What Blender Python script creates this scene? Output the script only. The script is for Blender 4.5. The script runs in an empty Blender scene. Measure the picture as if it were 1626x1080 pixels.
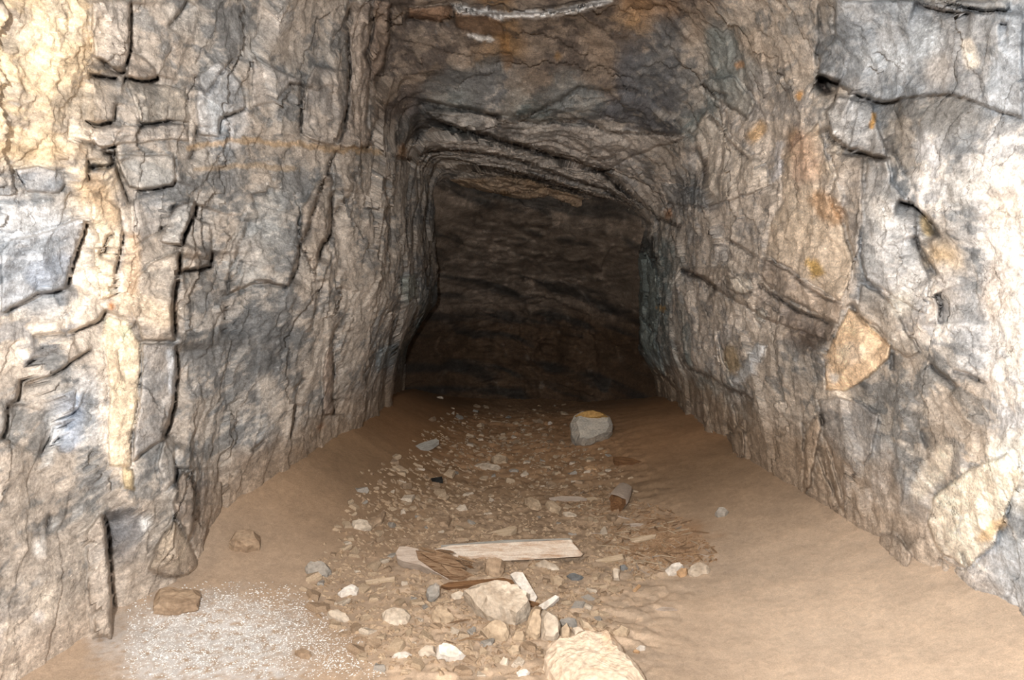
import bpy, bmesh, math, random
import numpy as np
from mathutils import Vector

# ------------------------------------------------------------------ camera, light, exposure
SC = bpy.context.scene
COL = SC.collection
W, H, F = 1626.0, 1080.0, 1252.0
VPX, VPY = 850.0, 420.0                    # where the tunnel axis (+Y) leaves the frame
CAM = np.array([0.0, 0.0, 1.2])
_v = np.array([(VPX - W / 2) / F, (H / 2 - VPY) / F, 1.0]); _v /= np.linalg.norm(_v)
YAW = -math.asin(_v[0]); PITCH = math.asin(_v[1] / math.cos(YAW))
cam = bpy.data.cameras.new('camera'); camo = bpy.data.objects.new('camera', cam); COL.objects.link(camo)
cam.sensor_width = 36.0; cam.lens = F / W * 36.0; cam.clip_start = 0.05; cam.clip_end = 100
camo.location = CAM; camo.rotation_euler = (math.pi / 2 - PITCH, 0, -YAW)
SC.camera = camo
FWD = np.array([math.sin(YAW) * math.cos(PITCH), math.cos(YAW) * math.cos(PITCH), -math.sin(PITCH)])
RGT = np.array([math.cos(YAW), -math.sin(YAW), 0.0])
UPV = np.cross(RGT, FWD)

wd = bpy.data.worlds.new('world'); SC.world = wd; wd.use_nodes = True
wd.node_tree.nodes['Background'].inputs[0].default_value = (0.9, 0.85, 0.8, 1)
wd.node_tree.nodes['Background'].inputs[1].default_value = 0.004

fl = bpy.data.lights.new('camera_flash', 'POINT'); flo = bpy.data.objects.new('camera_flash', fl); COL.objects.link(flo)
fl.energy = 405; fl.shadow_soft_size = 0.03; fl.color = (1.0, 0.985, 0.955)
flo.location = (-0.20, -0.25, 1.45)

SC.view_settings.view_transform = 'Standard'; SC.view_settings.look = 'None'
SC.view_settings.gamma = 1.0; SC.view_settings.use_curve_mapping = False
SC.view_settings.exposure = 0.0
SC.cycles.max_bounces = 3; SC.cycles.diffuse_bounces = 2

rng = np.random.default_rng(7)
random.seed(7)

# ------------------------------------------------------------------ projection helpers
def project(P):
    d = P - CAM
    w = d @ FWD
    w = np.where(w < 0.05, 0.05, w)
    return W / 2 + F * (d @ RGT) / w, H / 2 - F * (d @ UPV) / w

def ray(px, py):
    px = np.asarray(px, float); py = np.asarray(py, float)
    return RGT * ((px - W / 2) / F)[..., None] + UPV * ((H / 2 - py) / F)[..., None] + FWD

def at_depth(px, py, Y):
    r = ray(px, py)
    return CAM + r * (Y / r[..., 1])[..., None]

def sstep(a, b, x):
    t = np.clip((x - a) / (b - a), 0, 1)
    return t * t * (3 - 2 * t)

# ------------------------------------------------------------------ numpy noise
_perm = np.concatenate([rng.permutation(256)] * 2).astype(np.int32)
_g3 = rng.normal(size=(256, 3)).astype(np.float32); _g3 /= np.linalg.norm(_g3, axis=1)[:, None]
_r4 = rng.random((256, 4)).astype(np.float32)

def perlin(P):
    P = P.astype(np.float32)
    I = np.floor(P).astype(np.int32); f = P - I
    u = f * f * f * (f * (f * 6 - 15) + 10)
    I &= 255
    out = np.zeros(len(P), np.float32)
    for dx in (0, 1):
        wx = u[:, 0] if dx else 1 - u[:, 0]
        a = _perm[(I[:, 0] + dx) & 255]
        for dy in (0, 1):
            wy = wx * (u[:, 1] if dy else 1 - u[:, 1])
            b = _perm[(a + I[:, 1] + dy) & 255]
            for dz in (0, 1):
                h = _perm[(b + I[:, 2] + dz) & 255]
                g = _g3[h]
                out += wy * (u[:, 2] if dz else 1 - u[:, 2]) * (
                    g[:, 0] * (f[:, 0] - dx) + g[:, 1] * (f[:, 1] - dy) + g[:, 2] * (f[:, 2] - dz))
    return out * 1.6

def fbm(P, octv=4, gain=0.5, lac=2.07, ridged=False):
    a, s = 1.0, 0.0
    out = np.zeros(len(P), np.float32); Q = P.astype(np.float32).copy()
    for k in range(octv):
        n = perlin(Q + 17.3 * k)
        out += a * ((1 - 2 * np.abs(n)) if ridged else n)
        s += a; a *= gain; Q = Q * lac
    return out / s

def voronoi2(u, v, seed=0):
    """nearest cell: returns 4 random numbers of the cell, the vector to its point, and F2-F1"""
    iu = np.floor(u).astype(np.int32); iv = np.floor(v).astype(np.int32)
    b1 = np.full(len(u), 9.0, np.float32); b2 = b1.copy()
    bid = np.zeros(len(u), np.int32); bx = np.zeros(len(u), np.float32); by = bx.copy()
    for du in (-1, 0, 1):
        for dv in (-1, 0, 1):
            h = _perm[(_perm[(iu + du + seed * 31) & 255] + iv + dv) & 255]
            r = _r4[h]
            x = u - (iu + du + r[:, 0]); y = v - (iv + dv + r[:, 1])
            d = x * x + y * y
            m = d < b1
            b2 = np.where(m, b1, np.minimum(b2, d))
            b1 = np.where(m, d, b1); bid = np.where(m, h, bid); bx = np.where(m, x, bx); by = np.where(m, y, by)
    return _r4[_perm[bid]], bx, by, np.sqrt(b2) - np.sqrt(b1)

# ------------------------------------------------------------------ mesh helper
def mesh_np(name, V, Q, col=None, smooth=True):
    me = bpy.data.meshes.new(name)
    n, k = Q.shape
    me.vertices.add(len(V)); me.vertices.foreach_set('co', V.astype(np.float32).ravel())
    me.loops.add(n * k); me.loops.foreach_set('vertex_index', Q.astype(np.int32).ravel())
    me.polygons.add(n); me.polygons.foreach_set('loop_start', np.arange(0, n * k, k, dtype=np.int32))
    me.polygons.foreach_set('loop_total', np.full(n, k, np.int32))
    me.polygons.foreach_set('use_smooth', np.full(n, smooth, bool))
    if col is not None:
        at = me.attributes.new('tone', 'FLOAT_COLOR', 'POINT')
        c4 = np.ones((len(V), 4), np.float32); c4[:, :3] = col
        at.data.foreach_set('color', c4.ravel())
    me.update(calc_edges=True)
    return me

def link(name, me, mat=None, parent=None, loc=None):
    o = bpy.data.objects.new(name, me); COL.objects.link(o)
    if mat is not None and me is not None:
        me.materials.clear(); me.materials.append(mat)
    if parent is not None: o.parent = parent
    if loc is not None: o.location = loc
    return o

def tag(o, label=None, cat=None, group=None, kind=None):
    if label: o['label'] = label
    if cat: o['category'] = cat
    if group: o['group'] = group
    if kind: o['kind'] = kind
    return o

# ------------------------------------------------------------------ materials
def attr_mat(name, scale=22, var=0.35, bump=0.35, rough=0.85, spec=0.25, fine=160, fib=(3, 9, 34), rot=(0.5, 0.2, 0), fibvar=.3, fissure=0.0, fleck=0.0):
    m = bpy.data.materials.new(name); m.use_nodes = True
    nt = m.node_tree; N = nt.nodes; L = nt.links
    bs = N['Principled BSDF']; bs.inputs['Roughness'].default_value = rough
    bs.inputs['Specular IOR Level'].default_value = spec
    at = N.new('ShaderNodeAttribute'); at.attribute_name = 'tone'
    tc = N.new('ShaderNodeTexCoord')
    def noise(sc, det, ro, dist=0.0, vec=None):
        n = N.new('ShaderNodeTexNoise'); n.inputs['Scale'].default_value = sc; n.inputs['Detail'].default_value = det
        n.inputs['Roughness'].default_value = ro; n.inputs['Distortion'].default_value = dist
        L.new(vec if vec is not None else tc.outputs['Object'], n.inputs['Vector']); return n
    def rng_(n, v):
        r = N.new('ShaderNodeMapRange'); r.clamp = False
        r.inputs['From Min'].default_value = 0.3; r.inputs['From Max'].default_value = 0.7
        r.inputs['To Min'].default_value = 1 - v; r.inputs['To Max'].default_value = 1 + v
        L.new(n.outputs['Fac'], r.inputs['Value']); return r
    n1 = noise(scale, 7, .74, .8); n2 = noise(fine, 4, .78)
    mp = N.new('ShaderNodeMapping'); mp.inputs['Rotation'].default_value = rot; mp.inputs['Scale'].default_value = fib
    wv = N.new('ShaderNodeVectorMath'); wv.operation = 'MULTIPLY_ADD'; wv.inputs[1].default_value = (.12, .12, .12)
    nw = noise(3.0, 3, .5); L.new(nw.outputs['Color'], wv.inputs[0]); L.new(tc.outputs['Object'], wv.inputs[2])
    L.new(wv.outputs[0], mp.inputs['Vector'])
    n3 = noise(2.2, 5, .7, .3, mp.outputs[0])
    mu = N.new('ShaderNodeMath'); mu.operation = 'MULTIPLY'; L.new(rng_(n1, var).outputs[0], mu.inputs[0]); L.new(rng_(n2, var * 1.35).outputs[0], mu.inputs[1])
    mu2 = N.new('ShaderNodeMath'); mu2.operation = 'MULTIPLY'; L.new(mu.outputs[0], mu2.inputs[0]); L.new(rng_(n3, fibvar).outputs[0], mu2.inputs[1])
    vm = N.new('ShaderNodeVectorMath'); vm.operation = 'SCALE'
    L.new(at.outputs['Color'], vm.inputs[0]); L.new(mu2.outputs[0], vm.inputs['Scale'])
    colour = vm.outputs[0]; groove = None
    if fissure:
        for sc_, wd_, amt in ((5.5, .013, fissure),):
            mp2 = N.new('ShaderNodeMapping'); mp2.inputs['Scale'].default_value = (1, 1.5, .75); mp2.inputs['Rotation'].default_value = (.25, .1, sc_)
            wv2 = N.new('ShaderNodeVectorMath'); wv2.operation = 'MULTIPLY_ADD'; k_ = .9 / sc_; wv2.inputs[1].default_value = (k_, k_, k_)
            nw2 = noise(sc_ * 1.6, 4, .62); L.new(nw2.outputs['Color'], wv2.inputs[0]); L.new(tc.outputs['Object'], wv2.inputs[2])
            L.new(wv2.outputs[0], mp2.inputs['Vector'])
            vo = N.new('ShaderNodeTexVoronoi'); vo.feature = 'DISTANCE_TO_EDGE'; vo.inputs['Scale'].default_value = sc_
            L.new(mp2.outputs[0], vo.inputs['Vector'])
            r = N.new('ShaderNodeMapRange'); r.inputs['From Min'].default_value = 0.0; r.inputs['From Max'].default_value = wd_
            r.inputs['To Min'].default_value = 1.0; r.inputs['To Max'].default_value = 0.0; L.new(vo.outputs['Distance'], r.inputs['Value'])
            nm = noise(sc_ * .9, 2, .5); rm = N.new('ShaderNodeMapRange'); rm.inputs['From Min'].default_value = .48; rm.inputs['From Max'].default_value = .58
            L.new(nm.outputs['Fac'], rm.inputs['Value'])
            mm_ = N.new('ShaderNodeMath'); mm_.operation = 'MULTIPLY'; L.new(r.outputs[0], mm_.inputs[0]); L.new(rm.outputs[0], mm_.inputs[1])
            ms = N.new('ShaderNodeMath'); ms.operation = 'MULTIPLY'; ms.inputs[1].default_value = amt; L.new(mm_.outputs[0], ms.inputs[0])
            mx = N.new('ShaderNodeMix'); mx.data_type = 'RGBA'; mx.inputs['B'].default_value = (.06, .042, .03, 1)
            L.new(ms.outputs[0], mx.inputs['Factor']); L.new(colour, mx.inputs['A']); colour = mx.outputs['Result']
            groove = mm_
    if fleck:
        mp3 = N.new('ShaderNodeMapping'); mp3.inputs['Scale'].default_value = (1, 1.4, 3.2); mp3.inputs['Rotation'].default_value = (.7, .4, .2)
        L.new(wv.outputs[0], mp3.inputs['Vector'])
        nf = noise(46, 3, .7, 0, mp3.outputs[0]); nf2 = noise(4.5, 3, .6)
        r = N.new('ShaderNodeMapRange'); r.inputs['From Min'].default_value = .60; r.inputs['From Max'].default_value = .70; L.new(nf.outputs['Fac'], r.inputs['Value'])
        r_ = N.new('ShaderNodeMapRange'); r_.inputs['From Min'].default_value = .46; r_.inputs['From Max'].default_value = .62; L.new(nf2.outputs['Fac'], r_.inputs['Value'])
        m3 = N.new('ShaderNodeMath'); m3.operation = 'MULTIPLY'; L.new(r.outputs[0], m3.inputs[0]); L.new(r_.outputs[0], m3.inputs[1])
        m4 = N.new('ShaderNodeMath'); m4.operation = 'MULTIPLY'; m4.inputs[1].default_value = fleck; L.new(m3.outputs[0], m4.inputs[0])
        lt = N.new('ShaderNodeVectorMath'); lt.operation = 'SCALE'; lt.inputs['Scale'].default_value = 2.1; L.new(colour, lt.inputs[0])
        mx = N.new('ShaderNodeMix'); mx.data_type = 'RGBA'; L.new(m4.outputs[0], mx.inputs['Factor']); L.new(colour, mx.inputs['A']); L.new(lt.outputs[0], mx.inputs['B'])
        colour = mx.outputs['Result']
    L.new(colour, bs.inputs['Base Color'])
    ad = N.new('ShaderNodeMath'); ad.operation = 'MULTIPLY_ADD'; ad.inputs[1].default_value = 0.35
    L.new(n2.outputs['Fac'], ad.inputs[0]); L.new(n1.outputs['Fac'], ad.inputs[2])
    ad2 = N.new('ShaderNodeMath'); ad2.operation = 'MULTIPLY_ADD'; ad2.inputs[1].default_value = 0.2
    L.new(n3.outputs['Fac'], ad2.inputs[0]); L.new(ad.outputs[0], ad2.inputs[2])
    bp = N.new('ShaderNodeBump'); bp.inputs['Strength'].default_value = bump; bp.inputs['Distance'].default_value = 0.02
    L.new(ad2.outputs[0], bp.inputs['Height']); L.new(bp.outputs[0], bs.inputs['Normal'])
    return m

def solid_mat(name, c1, c2, scale=9, stretch=(1, 1, 1), bump=0.4, rough=0.85, contrast=(0.35, 0.65), fine=70, spec=0.2):
    """two-tone procedural material: rock with dust, or wood with grain along local X"""
    m = bpy.data.materials.new(name); m.use_nodes = True
    nt = m.node_tree; N = nt.nodes; L = nt.links
    bs = N['Principled BSDF']; bs.inputs['Roughness'].default_value = rough; bs.inputs['Specular IOR Level'].default_value = spec
    tc = N.new('ShaderNodeTexCoord'); mp = N.new('ShaderNodeMapping'); mp.inputs['Scale'].default_value = stretch
    oi = N.new('ShaderNodeObjectInfo')
    av = N.new('ShaderNodeVectorMath'); av.operation = 'MULTIPLY_ADD'; av.inputs[1].default_value = (1, 1, 1)
    L.new(tc.outputs['Object'], av.inputs[0])
    sc = N.new('ShaderNodeVectorMath'); sc.operation = 'SCALE'; sc.inputs[0].default_value = (13, 7, 5)
    L.new(oi.outputs['Random'], sc.inputs['Scale']); L.new(sc.outputs[0], av.inputs[2])
    L.new(av.outputs[0], mp.inputs['Vector'])
    n1 = N.new('ShaderNodeTexNoise'); n1.inputs['Scale'].default_value = scale; n1.inputs['Detail'].default_value = 8
    n1.inputs['Roughness'].default_value = 0.65; n1.inputs['Distortion'].default_value = 0.5
    L.new(mp.outputs[0], n1.inputs['Vector'])
    n2 = N.new('ShaderNodeTexNoise'); n2.inputs['Scale'].default_value = fine; n2.inputs['Detail'].default_value = 6
    L.new(mp.outputs[0], n2.inputs['Vector'])
    cr = N.new('ShaderNodeValToRGB'); cr.color_ramp.elements[0].position = contrast[0]; cr.color_ramp.elements[1].position = contrast[1]
    cr.color_ramp.elements[0].color = (*c1, 1); cr.color_ramp.elements[1].color = (*c2, 1)
    L.new(n1.outputs['Fac'], cr.inputs['Fac'])
    r2 = N.new('ShaderNodeMapRange'); r2.inputs['From Min'].default_value = 0.3; r2.inputs['From Max'].default_value = 0.7
    r2.inputs['To Min'].default_value = 0.75; r2.inputs['To Max'].default_value = 1.2
    L.new(n2.outputs['Fac'], r2.inputs['Value'])
    vm = N.new('ShaderNodeVectorMath'); vm.operation = 'SCALE'
    L.new(cr.outputs[0], vm.inputs[0]); L.new(r2.outputs[0], vm.inputs['Scale']); L.new(vm.outputs[0], bs.inputs['Base Color'])
    bp = N.new('ShaderNodeBump'); bp.inputs['Strength'].default_value = bump; bp.inputs['Distance'].default_value = 0.01
    L.new(n2.outputs['Fac'], bp.inputs['Height']); L.new(bp.outputs[0], bs.inputs['Normal'])
    return m

M_ROCK = attr_mat('fractured_rock', scale=14, var=0.30, bump=0.5, rough=0.75, spec=0.35, fine=110, fib=(7, 10, 22), rot=(0.9, 0.5, 0.3), fibvar=.24, fissure=.65, fleck=1.0)
M_EARTH = attr_mat('dusty_earth', scale=40, var=0.16, bump=0.16, rough=0.95, spec=0.1, fine=260, fib=(4, 2, 4), fibvar=.08)

# ------------------------------------------------------------------ the tunnel shell
# depth, left px, right px, ceiling py at left shoulder / middle / right shoulder, seen from the mouth of the drift
RINGS = [
    (1.70, -175, 1840, -560, -700, -520),
    (2.00,   -5, 1700, -400, -520, -360),
    (2.30,  140, 1575, -270, -370, -230),
    (2.60,  262, 1465, -180, -270, -140),
    (2.75,  300, 1420, -150, -230, -110),
    (3.10,  400, 1318,  -95, -160,  -60),
    (3.60,  515, 1225,  -50,  -80,   -5),
    (4.05,  572, 1165,    4,    2,   40),
    (4.20,  590, 1150,   40,   36,   75),
    (4.50,  612, 1130,  112,  108,  135),
    (4.80,  630, 1105,  172,  172,  205),
    (5.40,  655, 1072,  216,  228,  262),
    (6.20,  676, 1042,  250,  266,  315),
    (7.00,  690, 1018,  280,  305,  345),
    (7.80,  690, 1010,  310,  335,  372),
    (8.60,  684, 1012,  335,  358,  395),
    (9.40,  690, 1008,  350,  370,  405)]
NPHI, NY = 1560, 610
PHI = np.radians(np.linspace(-147, 147, NPHI))
DIR = np.stack([np.sin(PHI), np.cos(PHI)], 1)

def ring_radius(Y, l, r, tl, tm, tr):
    w = r - l; fl_ = 0 if Y < 2.8 else (34 if Y < 6 else 46)
    pts = [(l - fl_ * 1.6, 1500 if Y < 3 else 900), (l - fl_, VPY + .62 * 1502 / Y), (l, VPY + 60), (l - 2, VPY - 60 - 0.0 * w),
           (l + .006 * w, tl + .22 * (VPY - tl)), (l + .05 * w, tl + .04 * (VPY - tl)), (l + .28 * w, tm + .0 * w),
           (l + .55 * w, tm - 0.0 * w), (l + .80 * w, .5 * (tm + tr)), (l + .93 * w, tr + .12 * (VPY - tr)),
           (r - .012 * w, tr + .36 * (VPY - tr)), (r, VPY), (r + .1 * fl_, VPY + 150), (r + .5 * fl_, VPY + .62 * 1502 / Y), (r + fl_, 1500 if Y < 3 else 900)]
    pts = np.array(pts, float)
    P = at_depth(pts[:, 0], pts[:, 1], Y)
    x, z = P[:, 0], P[:, 2] - CAM[2]
    x = np.append(x, [x[-1], x[0]]); z = np.append(z, [-3.0, -3.0])
    ph = np.arctan2(x, z)
    # intersect every direction with the closed outline
    best = np.full(NPHI, 9.0)
    for i in range(len(x)):
        j = (i + 1) % len(x)
        ax, az, bx, bz = x[i], z[i], x[j], z[j]
        ex, ez = bx - ax, bz - az
        den = DIR[:, 0] * ez - DIR[:, 1] * ex
        den = np.where(np.abs(den) < 1e-9, 1e-9, den)
        t = (ax * ez - az * ex) / den
        s = (ax * DIR[:, 1] - az * DIR[:, 0]) / den
        ok = (t > 0) & (s >= -1e-6) & (s <= 1 + 1e-6)
        best = np.where(ok & (t < best), t, best)
    k = np.hanning(31); k /= k.sum()
    return np.convolve(np.pad(best, 15, mode='edge'), k, 'valid')

ringY = np.array([r[0] for r in RINGS])
ringR = np.stack([ring_radius(*r) for r in RINGS])
YS = np.concatenate([np.linspace(-1.4, 1.70, 14)[:-1], np.exp(np.linspace(math.log(1.72), math.log(9.3), NY))])
lY = np.log(np.clip(YS, 1.70, None)); lr = np.log(ringY)
ii = np.clip(np.searchsorted(lr, lY) - 1, 0, len(lr) - 2)
tt = ((lY - lr[ii]) / (lr[ii + 1] - lr[ii]))[:, None]
R = ringR[ii] * (1 - tt) + ringR[ii + 1] * tt
NR = len(YS)
PP, YY = np.meshgrid(PHI, YS)
pp = PP.ravel(); yy = YY.ravel(); rr = R.ravel().astype(np.float32)
sx = np.sin(pp); cx = np.cos(pp)

def shell_pos(rad):
    return np.stack([rad * sx, yy, CAM[2] + rad * cx], 1)

P0 = shell_pos(rr)
# broken rock: plates of several sizes with their own set-back and tilt, warped so that no edge runs straight
w1 = fbm(P0 * 1.7, 3); w2 = fbm(P0 * 1.7 + 40.0, 3)
w3 = fbm(P0 * 9 + 5.0, 3); w4 = fbm(P0 * 9 + 60.0, 3)
wallness = sstep(0.5, 0.9, np.abs(pp))                # 0 on the ceiling, 1 on the walls
uu = pp * 1.05; vv = yy
disp = 0.035 * w1 + 0.02 * fbm(P0 * 4.0 + 11.0, 3)
def plates(su, sv, amp, tilt, shear, seed, warp=0.35):
    u = uu * su + warp * w1 * 1.5 + w3 * .35 * warp * 2; v = vv * sv + shear * uu * sv + warp * w2 * 1.5 + w4 * .35 * warp * 2
    r, bx, by, e = voronoi2(u.astype(np.float32), v.astype(np.float32), seed)
    return amp * (r[:, 2] - .5) + tilt * (bx * (r[:, 3] - .5) + by * (r[:, 0] - .5)), r, e
d1, c1, e1 = plates(1.3, 3.0, .030, .06, .25, 1)
d2, c2, e2 = plates(3.4, 7.5, .009, .024, -.5, 2)
d3, c3, e3 = plates(10, 17, .003, .008, .4, 3, .5)
disp += d1 + d2 + d3 + 0.005 * fbm(P0 * 22, 3) + 0.006 * fbm(P0 * np.array([8, 8, 15.0]) + 3, 4, .5, ridged=True)
lump = np.where(pp < 0, sstep(.10, .35, P0[:, 2] - CAM[2]) * sstep(2.5, 2.25, yy), 0)
disp += lump * (.022 * fbm(P0 * 10 + 21, 4, .6, ridged=True) + .02 * fbm(P0 * 5 + 31, 2))
front = sstep(1.2, 1.8, yy)
rad = rr - disp * front * np.clip(rr * 1.2, .6, 1.2)
P1 = shell_pos(rad)
px, py = project(P1)
# wander of the feature edges, in the size of a chip of rock
jx = 7 * w3 + 3 * fbm(P0 * 30 + 9, 2); jy = 7 * w4 + 3 * fbm(P0 * 30 + 77, 2)
qx = px + jx; qy = py + jy
infr = (qx > -120) & (qx < 1760) & (qy > -120) & (qy < 1200) & (yy > 1.6)

# ------------------------------------------------------------------ tones of the rock
TONES = {  # bare rock, dust on it, how much dust
    'o': ((.46, .39, .32), (.66, .52, .36), .65),
    'c': ((.45, .43, .42), (.74, .65, .56), .68),
    'p': ((.60, .61, .64), (.90, .86, .83), .58),
    't': ((.275, .26, .245), (.44, .385, .335), .62),
    'g': ((.215, .215, .215), (.39, .36, .33), .45),
    'b': ((.28, .30, .325), (.57, .57, .58), .42),
    'w': ((.80, .76, .70), (.94, .90, .84), .75),
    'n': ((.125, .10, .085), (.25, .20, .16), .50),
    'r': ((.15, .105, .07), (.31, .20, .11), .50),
    'd': ((.13, .13, .14), (.28, .26, .24), .38),
    'e': ((.20, .23, .23), (.36, .36, .34), .45),
    'u': ((.42, .39, .37), (.62, .55, .49), .60),
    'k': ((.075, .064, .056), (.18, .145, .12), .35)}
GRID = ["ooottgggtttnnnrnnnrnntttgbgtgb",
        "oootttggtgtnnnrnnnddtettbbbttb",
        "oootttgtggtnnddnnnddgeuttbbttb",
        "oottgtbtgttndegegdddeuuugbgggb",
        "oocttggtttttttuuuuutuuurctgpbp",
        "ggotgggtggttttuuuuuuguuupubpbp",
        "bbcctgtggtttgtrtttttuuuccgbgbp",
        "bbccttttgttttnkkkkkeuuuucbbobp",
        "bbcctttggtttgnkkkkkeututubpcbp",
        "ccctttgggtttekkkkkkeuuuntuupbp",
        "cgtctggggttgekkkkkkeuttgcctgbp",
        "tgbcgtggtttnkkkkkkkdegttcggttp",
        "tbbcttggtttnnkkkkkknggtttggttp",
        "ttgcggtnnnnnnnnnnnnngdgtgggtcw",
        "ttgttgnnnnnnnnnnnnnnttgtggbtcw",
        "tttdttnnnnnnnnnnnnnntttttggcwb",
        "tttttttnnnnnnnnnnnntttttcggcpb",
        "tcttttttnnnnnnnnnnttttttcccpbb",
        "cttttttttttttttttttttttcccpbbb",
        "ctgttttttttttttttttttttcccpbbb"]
LET = sorted(TONES)
gridi = np.array([[LET.index(ch) for ch in row[:30]] for row in GRID])
A = np.array([TONES[k][0] for k in LET]); B = np.array([TONES[k][1] for k in LET]); DF = np.array([TONES[k][2] for k in LET])

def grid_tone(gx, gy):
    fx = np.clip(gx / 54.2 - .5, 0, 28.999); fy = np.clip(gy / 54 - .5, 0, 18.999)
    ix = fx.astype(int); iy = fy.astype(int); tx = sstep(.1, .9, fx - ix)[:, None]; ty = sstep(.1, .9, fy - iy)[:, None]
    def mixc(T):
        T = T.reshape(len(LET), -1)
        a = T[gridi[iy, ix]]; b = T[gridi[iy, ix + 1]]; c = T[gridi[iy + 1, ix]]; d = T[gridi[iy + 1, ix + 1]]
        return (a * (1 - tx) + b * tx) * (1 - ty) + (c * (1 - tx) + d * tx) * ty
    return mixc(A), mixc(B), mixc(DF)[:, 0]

def tone_at(P, gx, gy, n_a, n_b, n_c):
    a, b, f = grid_tone(gx, gy)
    m = sstep(-.10, .10, n_a - (0.5 - f) * -1.0 * -1 + 0.0)
    return a, b, f

# streaky dust: several fields laid along the cleavage
st1 = fbm(P0 * np.array([5, 4, 9.0]) + np.stack([w1, w2, w1], 1) * 1.2, 5, .58)
st2 = fbm(np.stack([P0[:, 0] * 14, P0[:, 1] * 10 + P0[:, 2] * 16, P0[:, 2] * 34 - P0[:, 1] * 14], 1) + np.stack([w3, w4, w3], 1), 4, .6)
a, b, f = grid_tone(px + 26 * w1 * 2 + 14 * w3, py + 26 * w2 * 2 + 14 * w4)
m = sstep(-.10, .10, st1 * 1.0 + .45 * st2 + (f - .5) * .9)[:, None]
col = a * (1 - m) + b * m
col *= (1 + .35 * st2 + .22 * (c2[:, 1] - .5) + .16 * (c1[:, 0] - .5) + .18 * (c3[:, 1] - .5))[:, None]
col = np.clip(col, .01, .95)
spark = sstep(.30, .48, fbm(P0 * np.array([30, 24, 60.0]) + 8, 3)) * (1 - m[:, 0]) * .5
col = col * (1 - spark[:, None]) + np.array([.62, .63, .64]) * np.clip(col.mean(1) * 2.6, 0, 1)[:, None] * spark[:, None]

# ------------------------------------------------------------------ features read off the rock: seams, ledges and blocks
push = np.zeros(len(px), np.float32)      # metres towards the mouth of the drift
def poly_sd(poly, x, y):
    poly = np.asarray(poly, float); n = len(poly)
    d = np.full(len(x), 1e9); ins = np.zeros(len(x), bool)
    for i in range(n):
        ax, ay = poly[i]; bx, by = poly[(i + 1) % n]
        ex, ey = bx - ax, by - ay
        t = np.clip(((x - ax) * ex + (y - ay) * ey) / (ex * ex + ey * ey + 1e-9), 0, 1)
        d = np.minimum(d, np.hypot(x - ax - t * ex, y - ay - t * ey))
        c = ((ay > y) != (by > y))
        xi = ax + (y - ay) * ex / (ey if abs(ey) > 1e-9 else 1e-9)
        ins ^= c & (x < xi)
    return np.where(ins, d, -d)

def line_sd(pts, x, y):
    pts = np.asarray(pts, float)
    best = np.full(len(x), 1e9); sg = np.zeros(len(x)); al = np.zeros(len(x))
    seg = np.hypot(*(pts[1:] - pts[:-1]).T); tot = seg.sum(); acc = 0
    for i in range(len(pts) - 1):
        ax, ay = pts[i]; ex, ey = pts[i + 1] - pts[i]
        t = ((x - ax) * ex + (y - ay) * ey) / (ex * ex + ey * ey + 1e-9); tc = np.clip(t, 0, 1)
        d = np.hypot(x - ax - tc * ex, y - ay - tc * ey)
        s = np.sign(ex * (y - ay) - ey * (x - ax))
        m = d < best
        best = np.where(m, d, best); sg = np.where(m, s, sg); al = np.where(m, (acc + tc * seg[i]) / tot, al)
        acc += seg[i]
    return best * sg, al

CRACK_SHADE = np.array([.055, .035, .022])  # dark tone for the shadow lines painted along broken edges
def seam(pts, h=.10, L=38, groove=.03, dark=.75, wid=1.5, side=None):
    """a broken edge: the rock right of / below the line lies h further back and runs out again over L px"""
    pts = np.asarray(pts, float); mg = 2.6 * L
    if h < .19: h *= .72
    wid = max(wid, 1.7); dark *= .85
    lo = pts.min(0) - mg; hi = pts.max(0) + mg
    k = np.nonzero((qx > lo[0]) & (qx < hi[0]) & (qy > lo[1]) & (qy < hi[1]) & infr)[0]
    if not len(k): return
    d, al = line_sd(pts, qx[k] - .35 * jx[k], qy[k] - .35 * jy[k])
    ch = pts[-1] - pts[0]
    if side is None: side = 1 if (-ch[1] * 1.0 + ch[0] * 1.0) > 0 else -1
    d = d * side
    end = sstep(0, .10, al) * sstep(0, .10, 1 - al)
    push[k] -= (h * end * np.where(d > 0, np.exp(-np.abs(d) / L), np.exp(-(d / 2.6) ** 2)) ).astype(np.float32)
    push[k] -= (groove * end * np.exp(-(d / (wid * 1.2)) ** 2)).astype(np.float32)
    push[k] += (.25 * h * end * np.where(d < 0, np.exp(-np.abs(d) / L), 0)).astype(np.float32)
    s = (dark * end * np.exp(-((d - wid * .6) / wid) ** 2))[:, None]  # shade beside the edge, put into the rock colour
    col[k] = col[k] * (1 - s) + CRACK_SHADE * s

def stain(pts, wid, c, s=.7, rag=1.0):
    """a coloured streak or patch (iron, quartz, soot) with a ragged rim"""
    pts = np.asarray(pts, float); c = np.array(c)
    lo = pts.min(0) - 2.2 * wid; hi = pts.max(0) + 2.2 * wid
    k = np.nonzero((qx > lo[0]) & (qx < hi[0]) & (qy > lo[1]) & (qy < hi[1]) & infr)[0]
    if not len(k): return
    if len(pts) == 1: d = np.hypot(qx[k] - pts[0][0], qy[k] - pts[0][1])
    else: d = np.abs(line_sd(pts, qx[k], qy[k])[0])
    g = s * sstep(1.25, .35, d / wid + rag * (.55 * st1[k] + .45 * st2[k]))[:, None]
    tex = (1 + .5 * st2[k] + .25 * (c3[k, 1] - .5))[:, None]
    col[k] = col[k] * (1 - g) + np.clip(c * tex, 0.01, .95) * g

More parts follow.
